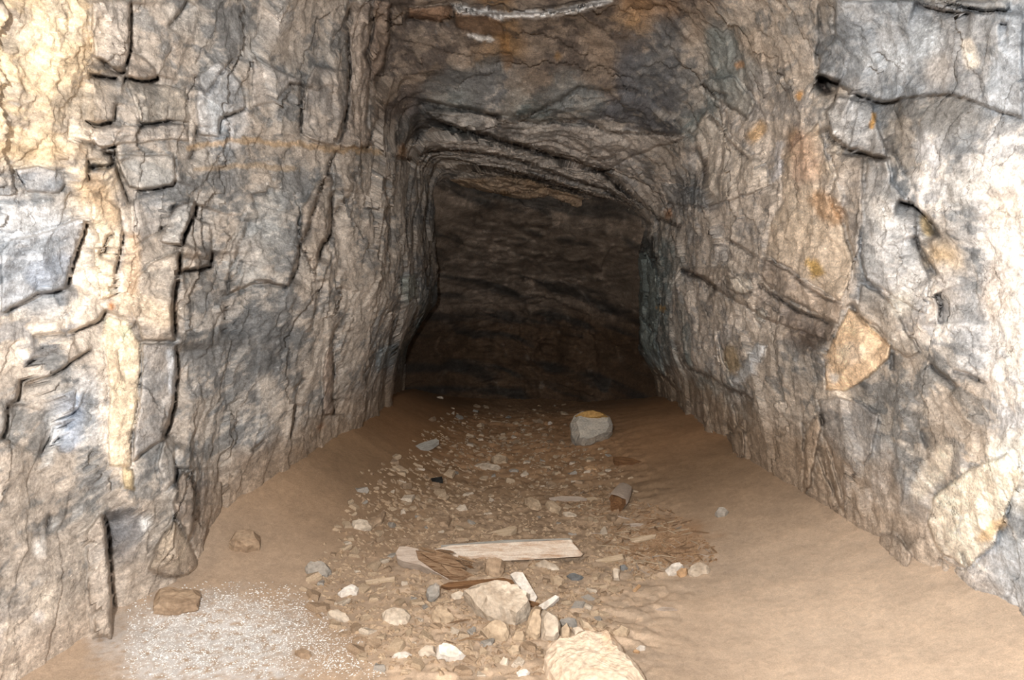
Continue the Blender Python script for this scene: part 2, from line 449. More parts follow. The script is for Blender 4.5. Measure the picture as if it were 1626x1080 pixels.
BLOCKS = []      # (name, poly, push, colour or None, strength)
def block(poly, h=.05, c=None, s=.6, name='rock_block', label=None, rim=4.0, dome=.0):
    poly = np.asarray(poly, float)
    lo = poly.min(0) - 12; hi = poly.max(0) + 12
    k = np.nonzero((qx > lo[0]) & (qx < hi[0]) & (qy > lo[1]) & (qy < hi[1]) & infr)[0]
    if not len(k): return
    d = poly_sd(poly, qx[k] - .3 * jx[k], qy[k] - .3 * jy[k])
    ctr = poly.mean(0); ext = np.maximum(hi - lo, 1)
    tl = rng.normal(size=2) * .02
    inn = sstep(-rim * .5, rim, d)
    push[k] += (inn * (h + dome * sstep(0, ext.min() * .45, d) + tl[0] * (qx[k] - ctr[0]) / ext[0] * 2 + tl[1] * (qy[k] - ctr[1]) / ext[1] * 2)).astype(np.float32)
    push[k] -= (.018 * np.exp(-((d + 1.0) / 1.6) ** 2)).astype(np.float32)
    if c is not None:
        c = np.array(c)
        g = (inn * s)[:, None]
        tex = (1 + .55 * st2[k] + .35 * st1[k] + .2 * (c3[k, 1] - .5))[:, None]
        col[k] = col[k] * (1 - g) + np.clip(c * tex, .01, .95) * g
    idx = len(BLOCKS)
    inside = k[d > 0]
    owner[inside] = idx + 1
    BLOCKS.append((name, label))
owner = np.zeros(len(px), np.int32)

CREAM = (.86, .70, .52); PALE = (.62, .55, .49); GREY = (.36, .36, .37); BLUE = (.42, .46, .52); TAN = (.47, .38, .31)
DARK = (.12, .12, .125); ORANGE = (.62, .33, .10); OCHRE = (.62, .45, .28); WHITE = (.88, .86, .84); BROWN = (.25, .18, .13); GREEN = (.27, .31, .30)

# --- left wall blocks
block([(160,536),(168,498),(200,510),(222,545),(222,600),(212,680),(205,742),(172,742),(172,620),(168,560)], .03, CREAM, .9, 'quartz_vein', 'cream-white quartz vein')
block([(224,545),(278,545),(279,590),(274,640),(266,672),(256,700),(208,735),(214,680),(223,610)], .07, (.46,.45,.45), .5)
block([(146,0),(206,0),(206,90),(198,107),(175,106),(150,92),(145,50)], .06, PALE, .5)
block([(145,122),(188,126),(183,165),(181,196),(138,192),(146,150)], .05, PALE, .45)
block([(206,82),(226,88),(247,108),(249,122),(236,130),(205,122)], .06, TAN, .4)
block([(200,126),(240,134),(292,140),(300,165),(300,192),(222,195),(212,160)], .03, (.42,.38,.33), .5)
block([(136,200),(178,201),(225,200),(300,196),(300,222),(235,226),(190,230),(155,231)], .03, PALE, .4)
block([(182,246),(278,246),(280,282),(270,294),(232,305),(205,297),(190,270)], .07, (.46,.46,.45), .5)
block([(212,325),(216,303),(262,301),(262,330),(252,368),(238,376),(214,392)], .02, GREY, .4)
block([(256,366),(268,335),(286,320),(308,318),(302,346),(291,376),(288,392),(252,384)], .11, (.50,.49,.48), .5)
block([(287,396),(294,372),(304,342),(333,356),(337,390),(332,425),(287,431)], .07, None)
block([(215,440),(250,410),(283,400),(283,430),(276,460),(274,500),(277,540),(226,541),(205,480)], .05, (.46,.40,.34), .5)
block([(18,378),(60,372),(128,345),(136,350),(122,395),(105,460),(68,468),(20,488),(0,498),(0,400)], .06, BLUE, .55)
block([(140,300),(190,330),(196,360),(186,420),(184,470),(160,478),(150,420),(146,360)], .05, CREAM, .7, 'quartz_vein', 'cream quartz vein')
block([(24,268),(62,262),(98,272),(104,290),(92,306),(40,304)], .05, BLUE, .5)
block([(95,625),(118,616),(122,640),(104,690),(76,720),(66,725),(84,680)], .02, (.62,.66,.72), .7, 'rock_face')
block([(163,815),(190,805),(215,808),(234,826),(236,840),(225,852),(190,868),(172,882),(168,850)], -.02, (.20,.20,.21), .8, 'rock_block', 'dark striped rock block')
block([(136,846),(163,810),(173,880),(178,950),(181,1018),(152,1010),(140,930)], .09, (.52,.45,.39), .5)
block([(190,738),(212,745),(216,780),(198,775),(192,757)], .03, (.50,.38,.20), .7, 'rock_chip', 'ochre-yellow rock chip')
block([(236,905),(246,872),(262,846),(278,826),(290,838),(304,868),(316,894),(310,908),(290,916),(262,918)], .10, (.36,.29,.22), .8, 'rock_block', 'pyramid-shaped dusty foot block', 5, .10)
block([(275,800),(280,765),(290,748),(300,752),(308,775),(312,820),(306,846),(298,858),(288,836),(279,824)], .16, (.27,.22,.18), .8, 'rock_block', 'narrow upright dark foot block', 4, .05)
block([(258,702),(276,690),(280,760),(262,780),(250,740)], .04, (.50,.47,.44), .5)
block([(480,142),(500,104),(552,112),(556,150),(548,190),(531,231),(500,226),(478,214)], .06, (.34,.30,.27), .5)
block([(556,0),(590,0),(588,60),(580,85),(590,112),(586,150),(582,195),(594,230),(560,236),(536,231),(550,190),(557,120),(552,60)], .07, (.38,.31,.26), .55, 'rock_slab')
block([(592,0),(620,0),(618,60),(610,104),(591,132),(585,85),(592,60)], .05, (.36,.27,.21), .55, 'rock_slab')
block([(478,332),(512,276),(526,275),(526,330),(522,375),(506,402),(502,440),(477,395)], .08, (.40,.33,.27), .5)
block([(362,402),(396,322),(474,342),(474,395),(458,455),(400,450),(362,470)], .05, None)
block([(400,90),(440,110),(478,126),(478,140),(460,136),(440,160),(400,170)], .04, (.52,.49,.47), .5)
block([(315,120),(352,95),(388,140),(390,170),(350,190),(348,216),(315,214),(310,160)], .05, (.55,.57,.60), .55)
block([(638,440),(662,434),(663,470),(647,482),(634,466)], .06, (.33,.36,.33), .7, 'rock_chip', 'pale green-grey rock flake')
block([(514,560),(528,545),(530,610),(528,655),(514,660),(512,600)], .10, (.42,.32,.26), .6, 'rock_rib')
block([(598,560),(612,548),(630,552),(625,580),(600,590)], .05, (.25,.29,.31), .7)
# --- right wall blocks
block([(1242,250),(1300,190),(1318,270),(1340,310),(1335,340),(1350,400),(1354,440),(1336,480),(1290,450),(1216,405),(1222,360),(1242,320)], .02, (.62,.50,.38), .55, 'rock_panel', 'ochre-stained pale rock panel')
block([(1326,0),(1466,0),(1510,8),(1560,20),(1626,22),(1626,190),(1500,148),(1405,162),(1360,150),(1300,118),(1302,90),(1326,60)], .12, (.26,.295,.34), .65, 'rock_slab', 'blue-grey overhanging rock slab')
block([(1460,0),(1600,0),(1604,16),(1560,17),(1510,7)], .12, (.33,.35,.37), .6, 'rock_slab')
block([(1310,178),(1330,152),(1385,165),(1412,252),(1345,236),(1320,215)], .10, (.45,.46,.48), .6)
block([(1320,240),(1370,250),(1372,340),(1362,396),(1355,418),(1342,340),(1318,310),(1327,280)], .06, (.42,.37,.33), .55, 'rock_slab')
block([(1376,252),(1412,256),(1416,290),(1452,332),(1456,390),(1480,448),(1470,500),(1430,480),(1374,440),(1364,400)], .05, (.60,.61,.63), .55)
block([(1312,565),(1330,520),(1350,488),(1382,510),(1416,545),(1413,570),(1380,600),(1340,621),(1312,618)], .06, (.84,.62,.42), .85, 'rock_wedge', 'cream and orange rock wedge', 3, .05)
block([(1206,440),(1216,407),(1338,481),(1330,514),(1240,468)], .05, (.36,.28,.22), .55, 'rock_slab')
block([(1200,446),(1258,488),(1328,517),(1316,542),(1200,500)], .02, (.27,.22,.19), .5, 'rock_slab')
block([(1360,500),(1368,450),(1420,480),(1460,560),(1440,570),(1395,535)], .05, (.48,.44,.40), .5, 'rock_slab')
block([(1300,636),(1330,630),(1370,640),(1396,660),(1386,720),(1350,760),(1340,815),(1325,790),(1310,700)], .06, (.38,.37,.37), .6, 'rock_slab')
block([(1278,690),(1298,655),(1306,680),(1296,722),(1288,770),(1275,786),(1277,740)], .09, (.58,.46,.36), .7, 'rock_rib', 'tan rock rib')
block([(1470,830),(1482,790),(1540,742),(1600,720),(1626,750),(1604,800),(1582,860),(1540,902),(1492,880)], .07, (.95,.87,.75), .9, 'rock_block', 'bright cream rock block', 3, .04)
block([(1372,882),(1402,850),(1424,846),(1450,882),(1442,906),(1402,918)], .07, (.48,.46,.45), .6)
block([(1000,412),(1030,396),(1045,440),(1050,500),(1040,540),(1060,600),(1034,592),(1008,520),(1000,450)], .09, (.29,.34,.33), .75, 'rock_slab', 'greenish grey rock slab')
block([(1082,428),(1150,420),(1200,468),(1240,500),(1234,516),(1140,462)], .05, (.31,.25,.20), .4, 'rock_slab')
block([(1155,440),(1178,436),(1197,455),(1186,470),(1158,460)], .05, (.66,.60,.53), .8, 'rock_chip', 'whitish rock chip')
block([(1195,500),(1213,486),(1220,500),(1206,516)], .05, (.58,.55,.50), .8, 'rock_chip')
block([(1163,606),(1200,545),(1217,546),(1210,570),(1180,610),(1166,612)], .03, (.62,.64,.67), .85, 'quartz_vein', 'bluish white quartz streak')
block([(1050,290),(1122,300),(1122,332),(1060,322)], .04, (.21,.23,.25), .6)
block([(1105,200),(1124,175),(1160,215),(1215,260),(1225,295),(1125,330),(1120,260),(1102,225)], .06, (.62,.55,.48), .6, 'rock_slab')
block([(1116,126),(1165,120),(1200,160),(1188,190),(1150,165),(1120,150)], .05, (.27,.29,.29), .6)
block([(1075,705),(1085,640),(1120,640),(1135,690),(1110,715)], .06, (.32,.31,.31), .6)
block([(1155,690),(1180,668),(1182,720),(1168,742),(1158,735)], .07, (.17,.19,.20), .7)
# --- ceiling slabs
block([(660,166),(840,191),(1000,206),(1098,216),(1010,246),(965,268),(830,231),(700,196)], .05, (.46,.41,.37), .7, 'rock_slab', 'grey-brown roof slab')
block([(684,199),(830,237),(960,277),(1018,328),(960,302),(850,274),(720,242),(650,232)], .09, (.50,.44,.39), .75, 'rock_slab', 'tan roof slab')
block([(612,246),(700,258),(820,268),(1008,322),(1000,334),(880,306),(720,270),(660,262)], .06, (.42,.34,.27), .7, 'rock_slab', 'thin brown roof slab')
block([(704,284),(820,277),(1000,338),(1000,354),(880,330),(704,297)], .05, (.40,.25,.13), .7, 'rock_slab', 'rusty brown roof slab')
block([(646,10),(720,8),(716,32),(690,36),(646,28)], .07, (.26,.15,.09), .7, 'rock_block')
block([(722,20),(800,28),(800,58),(762,57),(722,42)], .05, (.27,.16,.09), .6, 'rock_block')
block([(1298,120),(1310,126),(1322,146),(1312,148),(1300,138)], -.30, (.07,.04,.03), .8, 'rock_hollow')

# --- broken edges and cracks
seam([(206,0),(208,50),(206,90),(200,106)], .08)
seam([(160,92),(178,108),(192,114),(204,112)], .12, 25, .05, .9, 2.2)
seam([(145,119),(168,123),(189,126)], .12, 25, .05, .9, 2.2)
seam([(196,122),(225,130),(248,126),(250,118)], .12, 25, .05, .9, 2.2)
seam([(136,192),(155,197),(180,194)], .1, 22, .03, .9, 1.8)
seam([(182,165),(182,198)], .06, 20)
seam([(216,194),(232,197),(280,192)], .05, 20)
seam([(127,222),(150,228),(160,236),(185,230)], .1, 22, .04, .9, 2)
seam([(160,240),(178,243),(182,256),(172,266),(150,268),(140,262)], .10, 14, .10, .9, 3, 1)
seam([(140,250),(142,290)], .08, 20)
seam([(180,256),(196,300),(210,325)], .09, 25, .04)
seam([(216,304),(250,299),(275,294),(280,282)], .08, 25)
seam([(312,322),(306,345),(294,372),(290,394)], .16, 34, .04, .85, 2)
seam([(250,366),(262,356),(275,328),(306,319)], .08, 22)
seam([(284,400),(284,430),(277,455),(274,490),(277,540)], .16, 46, .04, .8, 1.8)
seam([(277,545),(280,580),(276,640),(270,672),(258,706)], .18, 50, .04, .8, 2)
seam([(282,740),(280,800)], .14, 40)
seam([(286,432),(310,428),(334,424),(337,395)], .13, 30, .04, .85, 2)
seam([(398,332),(388,375),(372,410),(362,440),(358,480),(352,540)], .10, 36)
seam([(382,414),(376,435),(362,450)], .06, 20)
seam([(170,488),(160,508),(148,515),(110,530)], .12, 30, .03, .8, 2)
seam([(110,530),(80,530),(50,534)], .06, 24)
seam([(140,345),(125,390),(114,430),(104,462)], .10, 30)
seam([(104,462),(60,466),(25,484),(8,492)], .05, 20)
seam([(198,365),(188,400),(184,430),(186,470)], .07, 22)
seam([(158,410),(170,375),(180,372)], .06, 18)
seam([(70,545),(62,565),(44,575),(44,590),(32,610),(28,640),(14,638)], .10, 30, .03, .85, 1.8)
seam([(13,640),(8,680),(0,700)], .12, 30, .03, .85, 2)
seam([(150,552),(100,585),(60,610),(34,612)], .07, 25)
seam([(130,646),(112,660),(98,690),(80,705)], .06, 20)
seam([(100,630),(85,680),(64,725)], .05, 20)
seam([(165,810),(173,880),(178,950),(180,1020)], .14, 36, .03, .6, 1.8)
seam([(79,815),(77,850)], .05, 18)
seam([(300,0),(285,22),(265,45)], .06, 25)
seam([(375,90),(350,120),(330,150),(305,115)], .04, 20)
seam([(387,172),(380,178),(352,188),(348,215)], .06, 22)
seam([(313,195),(310,230),(300,255)], .06, 22)
seam([(556,0),(552,60),(556,110),(552,160),(547,205),(533,233)], .13, 36, .03, .8, 1.8)
seam([(480,133),(478,220)], .10, 28); seam([(458,135),(480,136)], .08, 12)
seam([(620,0),(620,60),(612,110),(592,140)], .12, 30)
seam([(608,160),(602,190),(592,208),(586,230),(575,238)], .12, 26, .04, .85, 2)
seam([(532,236),(522,260),(520,280)], .06, 24)
seam([(516,278),(504,320),(490,360),(476,392),(474,420),(458,456)], .14, 36, .03, .8, 1.8)
seam([(458,456),(420,448),(400,445)], .05, 18)
seam([(524,300),(527,350),(526,372),(512,390),(503,420)], .18, 30, .05, .8, 2.2)
seam([(504,440),(506,460),(500,500),(492,530)], .08, 22)
seam([(566,270),(556,310),(538,330),(528,340)], .08, 22)
seam([(540,455),(536,480),(534,500)], .07, 20); seam([(540,515),(528,540),(528,590),(532,600)], .08, 22)
seam([(530,630),(528,660)], .12, 22, .04, .85, 2)
seam([(400,310),(424,308),(427,295)], .06, 18)
seam([(468,620),(475,610),(486,600)], .05, 18); seam([(470,640),(466,680),(462,700)], .08, 22)
seam([(422,700),(412,712),(400,718)], .05, 16)
seam([(595,555),(590,580),(572,596)], .06, 18)
seam([(685,400),(682,420),(670,435)], .08, 18); seam([(700,296),(696,330),(690,380)], .10, 20)
# ceiling
seam([(660,160),(690,165),(740,174),(800,186)], .20, 22, .05, .9, 2.2)
seam([(800,180),(835,186),(868,168),(890,160),(920,140),(960,146),(990,140),(1030,148)], .10, 24, .03, .8, 1.6)
seam([(800,188),(860,196),(920,190),(970,210),(1040,212),(1100,218)], .12, 22, .03, .85, 1.6)
seam([(678,190),(740,208),(800,224),(860,240),(920,262),(958,272),(985,298),(1018,328)], .40, 20, .10, .95, 3.2)
seam([(610,246),(650,254),(680,240),(720,238),(780,246),(830,258),(900,284),(960,300),(1015,336)], .20, 16, .05, .9, 2)
seam([(716,264),(800,272),(870,288),(940,312),(1000,330)], .34, 16, .08, .95, 3)
seam([(704,296),(760,304),(820,318),(880,334),(940,346),(990,356)], .24, 18, .05, .9, 2.2)
seam([(640,28),(672,30),(700,36),(720,25)], .12, 20, .04, .85, 2)
seam([(700,12),(760,22),(850,24),(920,14),(975,2)], -.25, 18, .02, .3, 1.5)
seam([(930,250),(950,255),(980,248)], .06, 18)
seam([(1015,130),(1030,150),(1060,180),(1085,205),(1100,216)], .05, 18)
# right wall
seam([(1115,130),(1125,145),(1155,152)], .10, 20, .03, .85, 1.8); seam([(1155,165),(1175,180),(1188,190)], .08, 18)
seam([(1125,180),(1150,215),(1170,240),(1195,256)], .08, 20, .03, .8, 1.6, 1)
seam([(1105,230),(1118,265),(1122,300),(1132,345),(1145,358)], .10, 24, .03, .8, 1.8, 1)
seam([(1058,322),(1070,330)], .08, 12); seam([(1040,345),(1066,352),(1082,362)], .12, 16, .04, .9, 2)
seam([(1148,378),(1170,390),(1200,408)], .08, 18)
seam([(1080,425),(1095,435),(1118,444),(1140,460)], .22, 20, .06, .95, 2.6)
seam([(1024,396),(1036,408),(1045,410)], .10, 14, .03, .9, 2)
seam([(1000,420),(1000,460),(1010,485)], .10, 16, .03, .9, 2, -1); seam([(1016,500),(1038,530)], .10, 16)
seam([(1140,520),(1145,560),(1160,588)], .08, 22); seam([(1070,535),(1082,570),(1092,585),(1130,600),(1160,620),(1200,636)], .10, 20, .03, .85, 1.8, 1)
seam([(1038,578),(1055,600),(1080,625)], .10, 18, .03, .9, 2, 1)
seam([(1166,640),(1170,670),(1185,690)], .08, 18); seam([(1152,670),(1164,688)], .10, 14, .03, .9, 2, 1)
seam([(1300,118),(1316,126),(1335,132)], .25, 16, .08, .95, 3)
seam([(1358,148),(1375,158),(1400,164),(1430,160)], .14, 26, .04, .85, 2)
seam([(1450,2),(1500,18),(1545,22)], .14, 22, .04, .85, 2); seam([(1585,40),(1600,40)], .1, 16)
seam([(1308,198),(1318,218),(1335,232),(1370,246),(1412,254)], .14, 24, .05, .9, 2.2)
seam([(1404,220),(1430,262),(1440,280)], .07, 20)
seam([(1425,318),(1448,326),(1468,342),(1482,362),(1490,378)], .20, 20, .06, .85, 2.6, 1)
seam([(1452,370),(1460,395),(1480,425),(1490,440)], .14, 18, .05, .85, 2.4, 1)
seam([(1486,465),(1494,485),(1495,515)], .18, 18, .06, .9, 2.6)
seam([(1312,300),(1322,330),(1338,350),(1348,385),(1354,420)], .06, 20, .03, .8, 1.8, 1)
seam([(1214,412),(1250,430),(1300,470),(1338,482)], .08, 20, .03, .85, 1.8)
seam([(1200,446),(1216,460),(1270,495),(1325,515)], .12, 22, .03, .85, 2)
seam([(1352,478),(1362,500),(1390,520),(1414,548)], .10, 22, .03, .85, 2, 1)
seam([(1372,440),(1400,470),(1430,505),(1450,545)], .06, 18, .02, .7, 1.4, 1)
seam([(1476,574),(1490,590),(1520,615)], .10, 18, .03, .85, 2, 1); seam([(1512,590),(1540,596),(1568,610)], .05, 16)
seam([(1416,560),(1418,590)], .06, 14)
seam([(1299,658),(1306,675)], .10, 14, .04, .9, 2.4); seam([(1274,670),(1278,688),(1275,720)], .08, 14)
seam([(1296,705),(1312,755),(1335,805)], .06, 18); seam([(1310,690),(1328,750),(1340,800)], .05, 16)
seam([(1464,680),(1472,715)], .06, 14); seam([(1275,795),(1288,822)], .06, 14)
seam([(1488,888),(1510,900),(1538,902)], .05, 16); seam([(1526,876),(1540,902)], .05, 12)
seam([(1425,852),(1442,870)], .05, 12)
seam([(1300,0),(1302,60),(1296,110)], .08, 26, .02, .6, 1.6)

# --- stains, dust drifts and mineral streaks
stain([(300,232),(380,222),(450,228),(530,236),(600,240)], 6, (.50,.33,.17), .6)
stain([(0,236),(60,240),(130,236)], 16, (.55,.40,.25), .6)
stain([(310,268),(400,262),(470,270)], 5, (.48,.35,.22), .5)
stain([(60,120),(110,180)], 60, (.70,.55,.38), .4)
stain([(100,30),(60,80)], 45, (.80,.66,.48), .5)
stain([(150,300),(175,340)], 22, (.60,.42,.26), .6)
stain([(178,484)], 8, (.70,.25,.06), .8); stain([(205,420),(212,380),(208,460)], 14, (.72,.50,.32), .6)
stain([(200,480),(260,500)], 24, (.62,.48,.34), .5)
stain([(510,678)], 6, (.60,.20,.06), .8)
stain([(60,440),(100,420)], 24, (.36,.41,.50), .6); stain([(120,640),(110,700)], 20, (.36,.41,.50), .65)
stain([(268,560),(272,620)], 8, (.60,.64,.70), .7); stain([(90,660),(75,735)], 10, WHITE, .6)
stain([(225,825),(232,835)], 9, WHITE, .7); stain([(60,870)], 16, WHITE, .5); stain([(60,980)], 12, (.75,.76,.8), .5)
stain([(430,330),(395,420)], 40, (.40,.41,.41), .6); stain([(430,560),(400,520)], 56, (.13,.135,.14), .8); stain([(390,400)], 30, (.52,.46,.41), .4)
stain([(420,610),(430,640)], 16, (.66,.60,.54), .6)
stain([(340,170),(345,200)], 14, (.62,.66,.70), .6)
stain([(440,30),(400,80)], 26, (.42,.41,.40), .5)
stain([(560,640)], 26, BROWN, .4)
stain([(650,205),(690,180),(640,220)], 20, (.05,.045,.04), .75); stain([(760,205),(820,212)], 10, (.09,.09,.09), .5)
stain([(640,240)], 12, (.33,.18,.08), .7)
stain([(800,60),(805,100)], 12, (.36,.19,.07), .6); stain([(885,88)], 8, (.34,.20,.08), .6); stain([(1060,15),(1000,10)], 22, (.36,.23,.14), .5)
stain([(730,16),(790,24),(860,24),(920,15),(965,3)], 6, (.85,.82,.80), .85); stain([(745,55),(780,62)], 3.5, WHITE, .8)
stain([(745,14),(720,10)], 5, WHITE, .6)
stain([(900,140),(930,160)], 34, (.24,.26,.26), .5); stain([(1040,120),(1060,60)], 40, (.15,.16,.17), .6)
stain([(940,60),(960,90)], 22, (.38,.29,.22), .5); stain([(1100,60),(1110,40)], 16, (.46,.36,.28), .5)
stain([(780,110),(700,150)], 34, (.22,.22,.21), .5)
stain([(1180,110),(1150,90)], 26, (.36,.37,.36), .5)
stain([(1196,215),(1205,205)], 14, (.55,.34,.14), .7); stain([(1174,104)], 7, (.55,.33,.18), .8)
stain([(1195,60),(1215,90)], 20, (.50,.40,.31), .4); stain([(1268,150)], 8, ORANGE, .8)
stain([(1238,230),(1228,290),(1240,262)], 6, (.66,.66,.70), .7)
stain([(1300,320),(1325,340)], 20, (.52,.30,.14), .6); stain([(1290,420),(1296,432)], 12, (.62,.38,.06), .7); stain([(1270,230),(1280,270)], 26, (.66,.46,.36), .5)
stain([(1388,180),(1386,200)], 5, (.60,.34,.10), .9)
stain([(1380,100),(1440,90),(1480,60)], 26, (.58,.63,.69), .5); stain([(1535,70),(1545,100)], 11, (.80,.74,.66), .8); stain([(1490,110)], 26, (.50,.47,.45), .6)
stain([(1590,160),(1600,100)], 30, (.50,.55,.62), .6)
stain([(1400,330),(1410,350)], 20, WHITE, .7); stain([(1430,480)], 24, (.85,.80,.72), .6); stain([(1466,350),(1472,370)], 10, (.80,.62,.36), .8)
stain([(1520,300),(1560,290)], 30, WHITE, .5); stain([(1600,330)], 40, (.85,.72,.60), .5); stain([(1600,420),(1580,480)], 30, (.84,.72,.62), .5)
stain([(1500,440),(1560,560)], 34, (.58,.60,.64), .5)
stain([(1350,560)], 22, (.95,.80,.66), .6); stain([(1325,600)], 8, WHITE, .7)
stain([(1400,720)], 26, (.44,.44,.45), .5); stain([(1395,760),(1370,800)], 16, (.52,.55,.60), .5)
stain([(1600,880),(1610,960)], 34, (.60,.66,.74), .6); stain([(1560,850),(1590,830)], 10, (.75,.52,.28), .7)
stain([(1500,720),(1460,780)], 18, (.90,.80,.68), .6); stain([(1498,1040),(1492,1060)], 9, (.75,.45,.15), .8)
stain([(1110,640),(1095,660)], 16, (.55,.56,.56), .6); stain([(1040,570)], 14, (.36,.41,.43), .6)
stain([(1158,560),(1165,580)], 12, (.46,.34,.18), .6)
stain([(1050,490)], 7, (.52,.32,.12), .8); stain([(1062,340)], 9, (.50,.28,.16), .8)
stain([(790,575),(820,560)], 4, (.22,.17,.13), .3)
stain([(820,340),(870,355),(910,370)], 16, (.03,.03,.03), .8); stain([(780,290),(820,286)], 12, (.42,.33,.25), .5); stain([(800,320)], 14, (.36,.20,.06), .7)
stain([(730,330),(720,350),(708,385)], 6, (.40,.27,.20), .7)
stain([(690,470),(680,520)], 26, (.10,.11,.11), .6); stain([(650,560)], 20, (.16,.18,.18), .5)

ray3 = P1 - CAM; ray3 /= np.linalg.norm(ray3, axis=1)[:, None]
P2 = P1 - ray3 * push[:, None]

wallY = ringY
wallL = np.array([at_depth(np.array(r[1]), np.array(700.0), r[0])[0] for r in RINGS])
wallR = np.array([at_depth(np.array(r[2]), np.array(700.0), r[0])[0] for r in RINGS])

def floor_z(x, y, fine=True):
    x = np.asarray(x, float); y = np.asarray(y, float)
    L = np.interp(y, wallY, wallL); Rr = np.interp(y, wallY, wallR)
    z = -.24 * sstep(5.3, 8.6, y) + .03 * np.sin(x * 2.2 + y * 1.1) * .6
    tl = np.clip((L + .62 - x) / .62, 0, 1.3); tr = np.clip((x - (Rr - .78)) / .78, 0, 1.3)
    hl = np.interp(y, [1.5, 2.4, 2.9, 3.4, 4.2, 5.5, 8.5], [.05, .06, .12, .20, .22, .16, .12])
    hr = np.interp(y, [1.5, 2.4, 3.0, 4.0, 5.0, 6.0, 8.5], [.24, .22, .18, .17, .15, .13, .12])
    z = z + hl * tl ** 1.6 + hr * tr ** 1.45
    return z

fw = floor_z(P2[:, 0], P2[:, 1])
dl = sstep(.26, .0, P2[:, 2] - fw - .14 * (pp > 0) * sstep(2.5, 2.9, yy) + .14 * (pp > 0) * sstep(2.6, 2.4, yy) + .20 * st1 + .06 * st2) * (yy > 1.6) * .85
col = col * (1 - dl[:, None]) + ((np.array([.33, .245, .175]) + np.array([.17, .165, .16]) * sstep(3.6, 2.4, yy)[:, None]) * (1 + .25 * st2)[:, None]) * dl[:, None]
col = np.clip(col, .012, .95)

q = np.arange(NR * NPHI).reshape(NR, NPHI)
Q = np.stack([q[:-1, :-1], q[:-1, 1:], q[1:, 1:], q[1:, :-1]], -1).reshape(-1, 4)
fown = owner[Q].max(1); fmin = owner[Q].min(1); fown = np.where(fmin > 0, fown, 0)
fphi = pp[Q[:, 0]] + .08 * w1[Q[:, 0]]
side = np.where(fphi < -.80, 0, np.where(fphi > .86, 2, 1))
# drop what lies well under the floor
cz = P2[Q[:, 0], 2]
keep = cz > -.45

def sub_mesh(name, V, Qs, C, parent_mat):
    ids = np.unique(Qs); mp = np.zeros(len(V), np.int32); mp[ids] = np.arange(len(ids))
    return mesh_np(name, V[ids], mp[Qs], C[ids])

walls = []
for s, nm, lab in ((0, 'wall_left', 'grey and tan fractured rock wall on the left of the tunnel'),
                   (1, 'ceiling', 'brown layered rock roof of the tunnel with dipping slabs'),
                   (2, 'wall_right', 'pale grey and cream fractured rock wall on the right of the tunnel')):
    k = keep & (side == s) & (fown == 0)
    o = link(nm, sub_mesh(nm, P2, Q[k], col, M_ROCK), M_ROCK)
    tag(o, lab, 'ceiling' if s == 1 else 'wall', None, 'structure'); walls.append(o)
for i, (nm, lab) in enumerate(BLOCKS):
    k = keep & (fown == i + 1)
    if k.sum() < 4: continue
    s = int(np.bincount(side[k]).argmax())
    o = link(nm, sub_mesh(nm, P2, Q[k], col, M_ROCK), M_ROCK, walls[s])
    if lab: o['label'] = lab

# ------------------------------------------------------------------ back wall of the drift
nb = 260
gx, gz = np.meshgrid(np.linspace(-1.5, 1.5, nb), np.linspace(-.7, 2.1, nb))
gx = gx.ravel(); gz = gz.ravel()
Pb = np.stack([gx, np.full(len(gx), 8.7), gz], 1)
nb1 = fbm(Pb * 1.5 + 3, 3); nb2 = fbm(Pb * 7 + 3, 4); nb3 = fbm(Pb * np.array([5, 5, 16.0]) + np.stack([nb1] * 3, 1), 4, ridged=True)
rv, bx_, by_, ee = voronoi2((gx * 2.2 + nb1).astype(np.float32), (gz * 5 + gx * 1.2 + nb2 * .5).astype(np.float32), 5)
Pb[:, 1] += .35 * nb1 + .07 * nb2 + .05 * nb3 + .14 * (rv[:, 2] - .5) - .95 * np.clip(np.abs(gx + .05) / 1.0, 0, 1.5) ** 2.6 - 1.5 * sstep(.7, 1.8, gz + .15 * gx) - .45 * sstep(.35, -.35, gz)
bpx, bpy_ = project(Pb)
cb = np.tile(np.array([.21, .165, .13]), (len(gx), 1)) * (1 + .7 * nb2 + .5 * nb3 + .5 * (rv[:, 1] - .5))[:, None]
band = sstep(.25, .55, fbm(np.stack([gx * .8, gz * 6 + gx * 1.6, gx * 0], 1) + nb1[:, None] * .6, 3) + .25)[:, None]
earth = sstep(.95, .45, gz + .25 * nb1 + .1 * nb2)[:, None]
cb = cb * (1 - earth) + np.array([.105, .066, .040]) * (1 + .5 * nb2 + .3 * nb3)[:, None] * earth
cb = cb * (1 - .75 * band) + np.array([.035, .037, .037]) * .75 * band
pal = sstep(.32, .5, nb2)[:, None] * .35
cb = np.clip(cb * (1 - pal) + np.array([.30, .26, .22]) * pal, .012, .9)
qb = np.arange(nb * nb).reshape(nb, nb)
Qb = np.stack([qb[:-1, :-1], qb[:-1, 1:], qb[1:, 1:], qb[1:, :-1]], -1).reshape(-1, 4)
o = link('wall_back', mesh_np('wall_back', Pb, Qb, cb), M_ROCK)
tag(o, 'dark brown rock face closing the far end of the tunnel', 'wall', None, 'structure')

# ------------------------------------------------------------------ floor
def floor_hit(pxx, pyy, lift=0.0):
    r = ray(pxx, pyy); t = (0 - CAM[2]) / r[2]
    t = min(max(t, .5), 12)
    lo, hi = .3, 12.0
    for _ in range(50):
        mid = .5 * (lo + hi); p = CAM + r * mid
        if p[2] > float(floor_z(p[0], p[1])) + lift: lo = mid
        else: hi = mid
    return CAM + r * lo

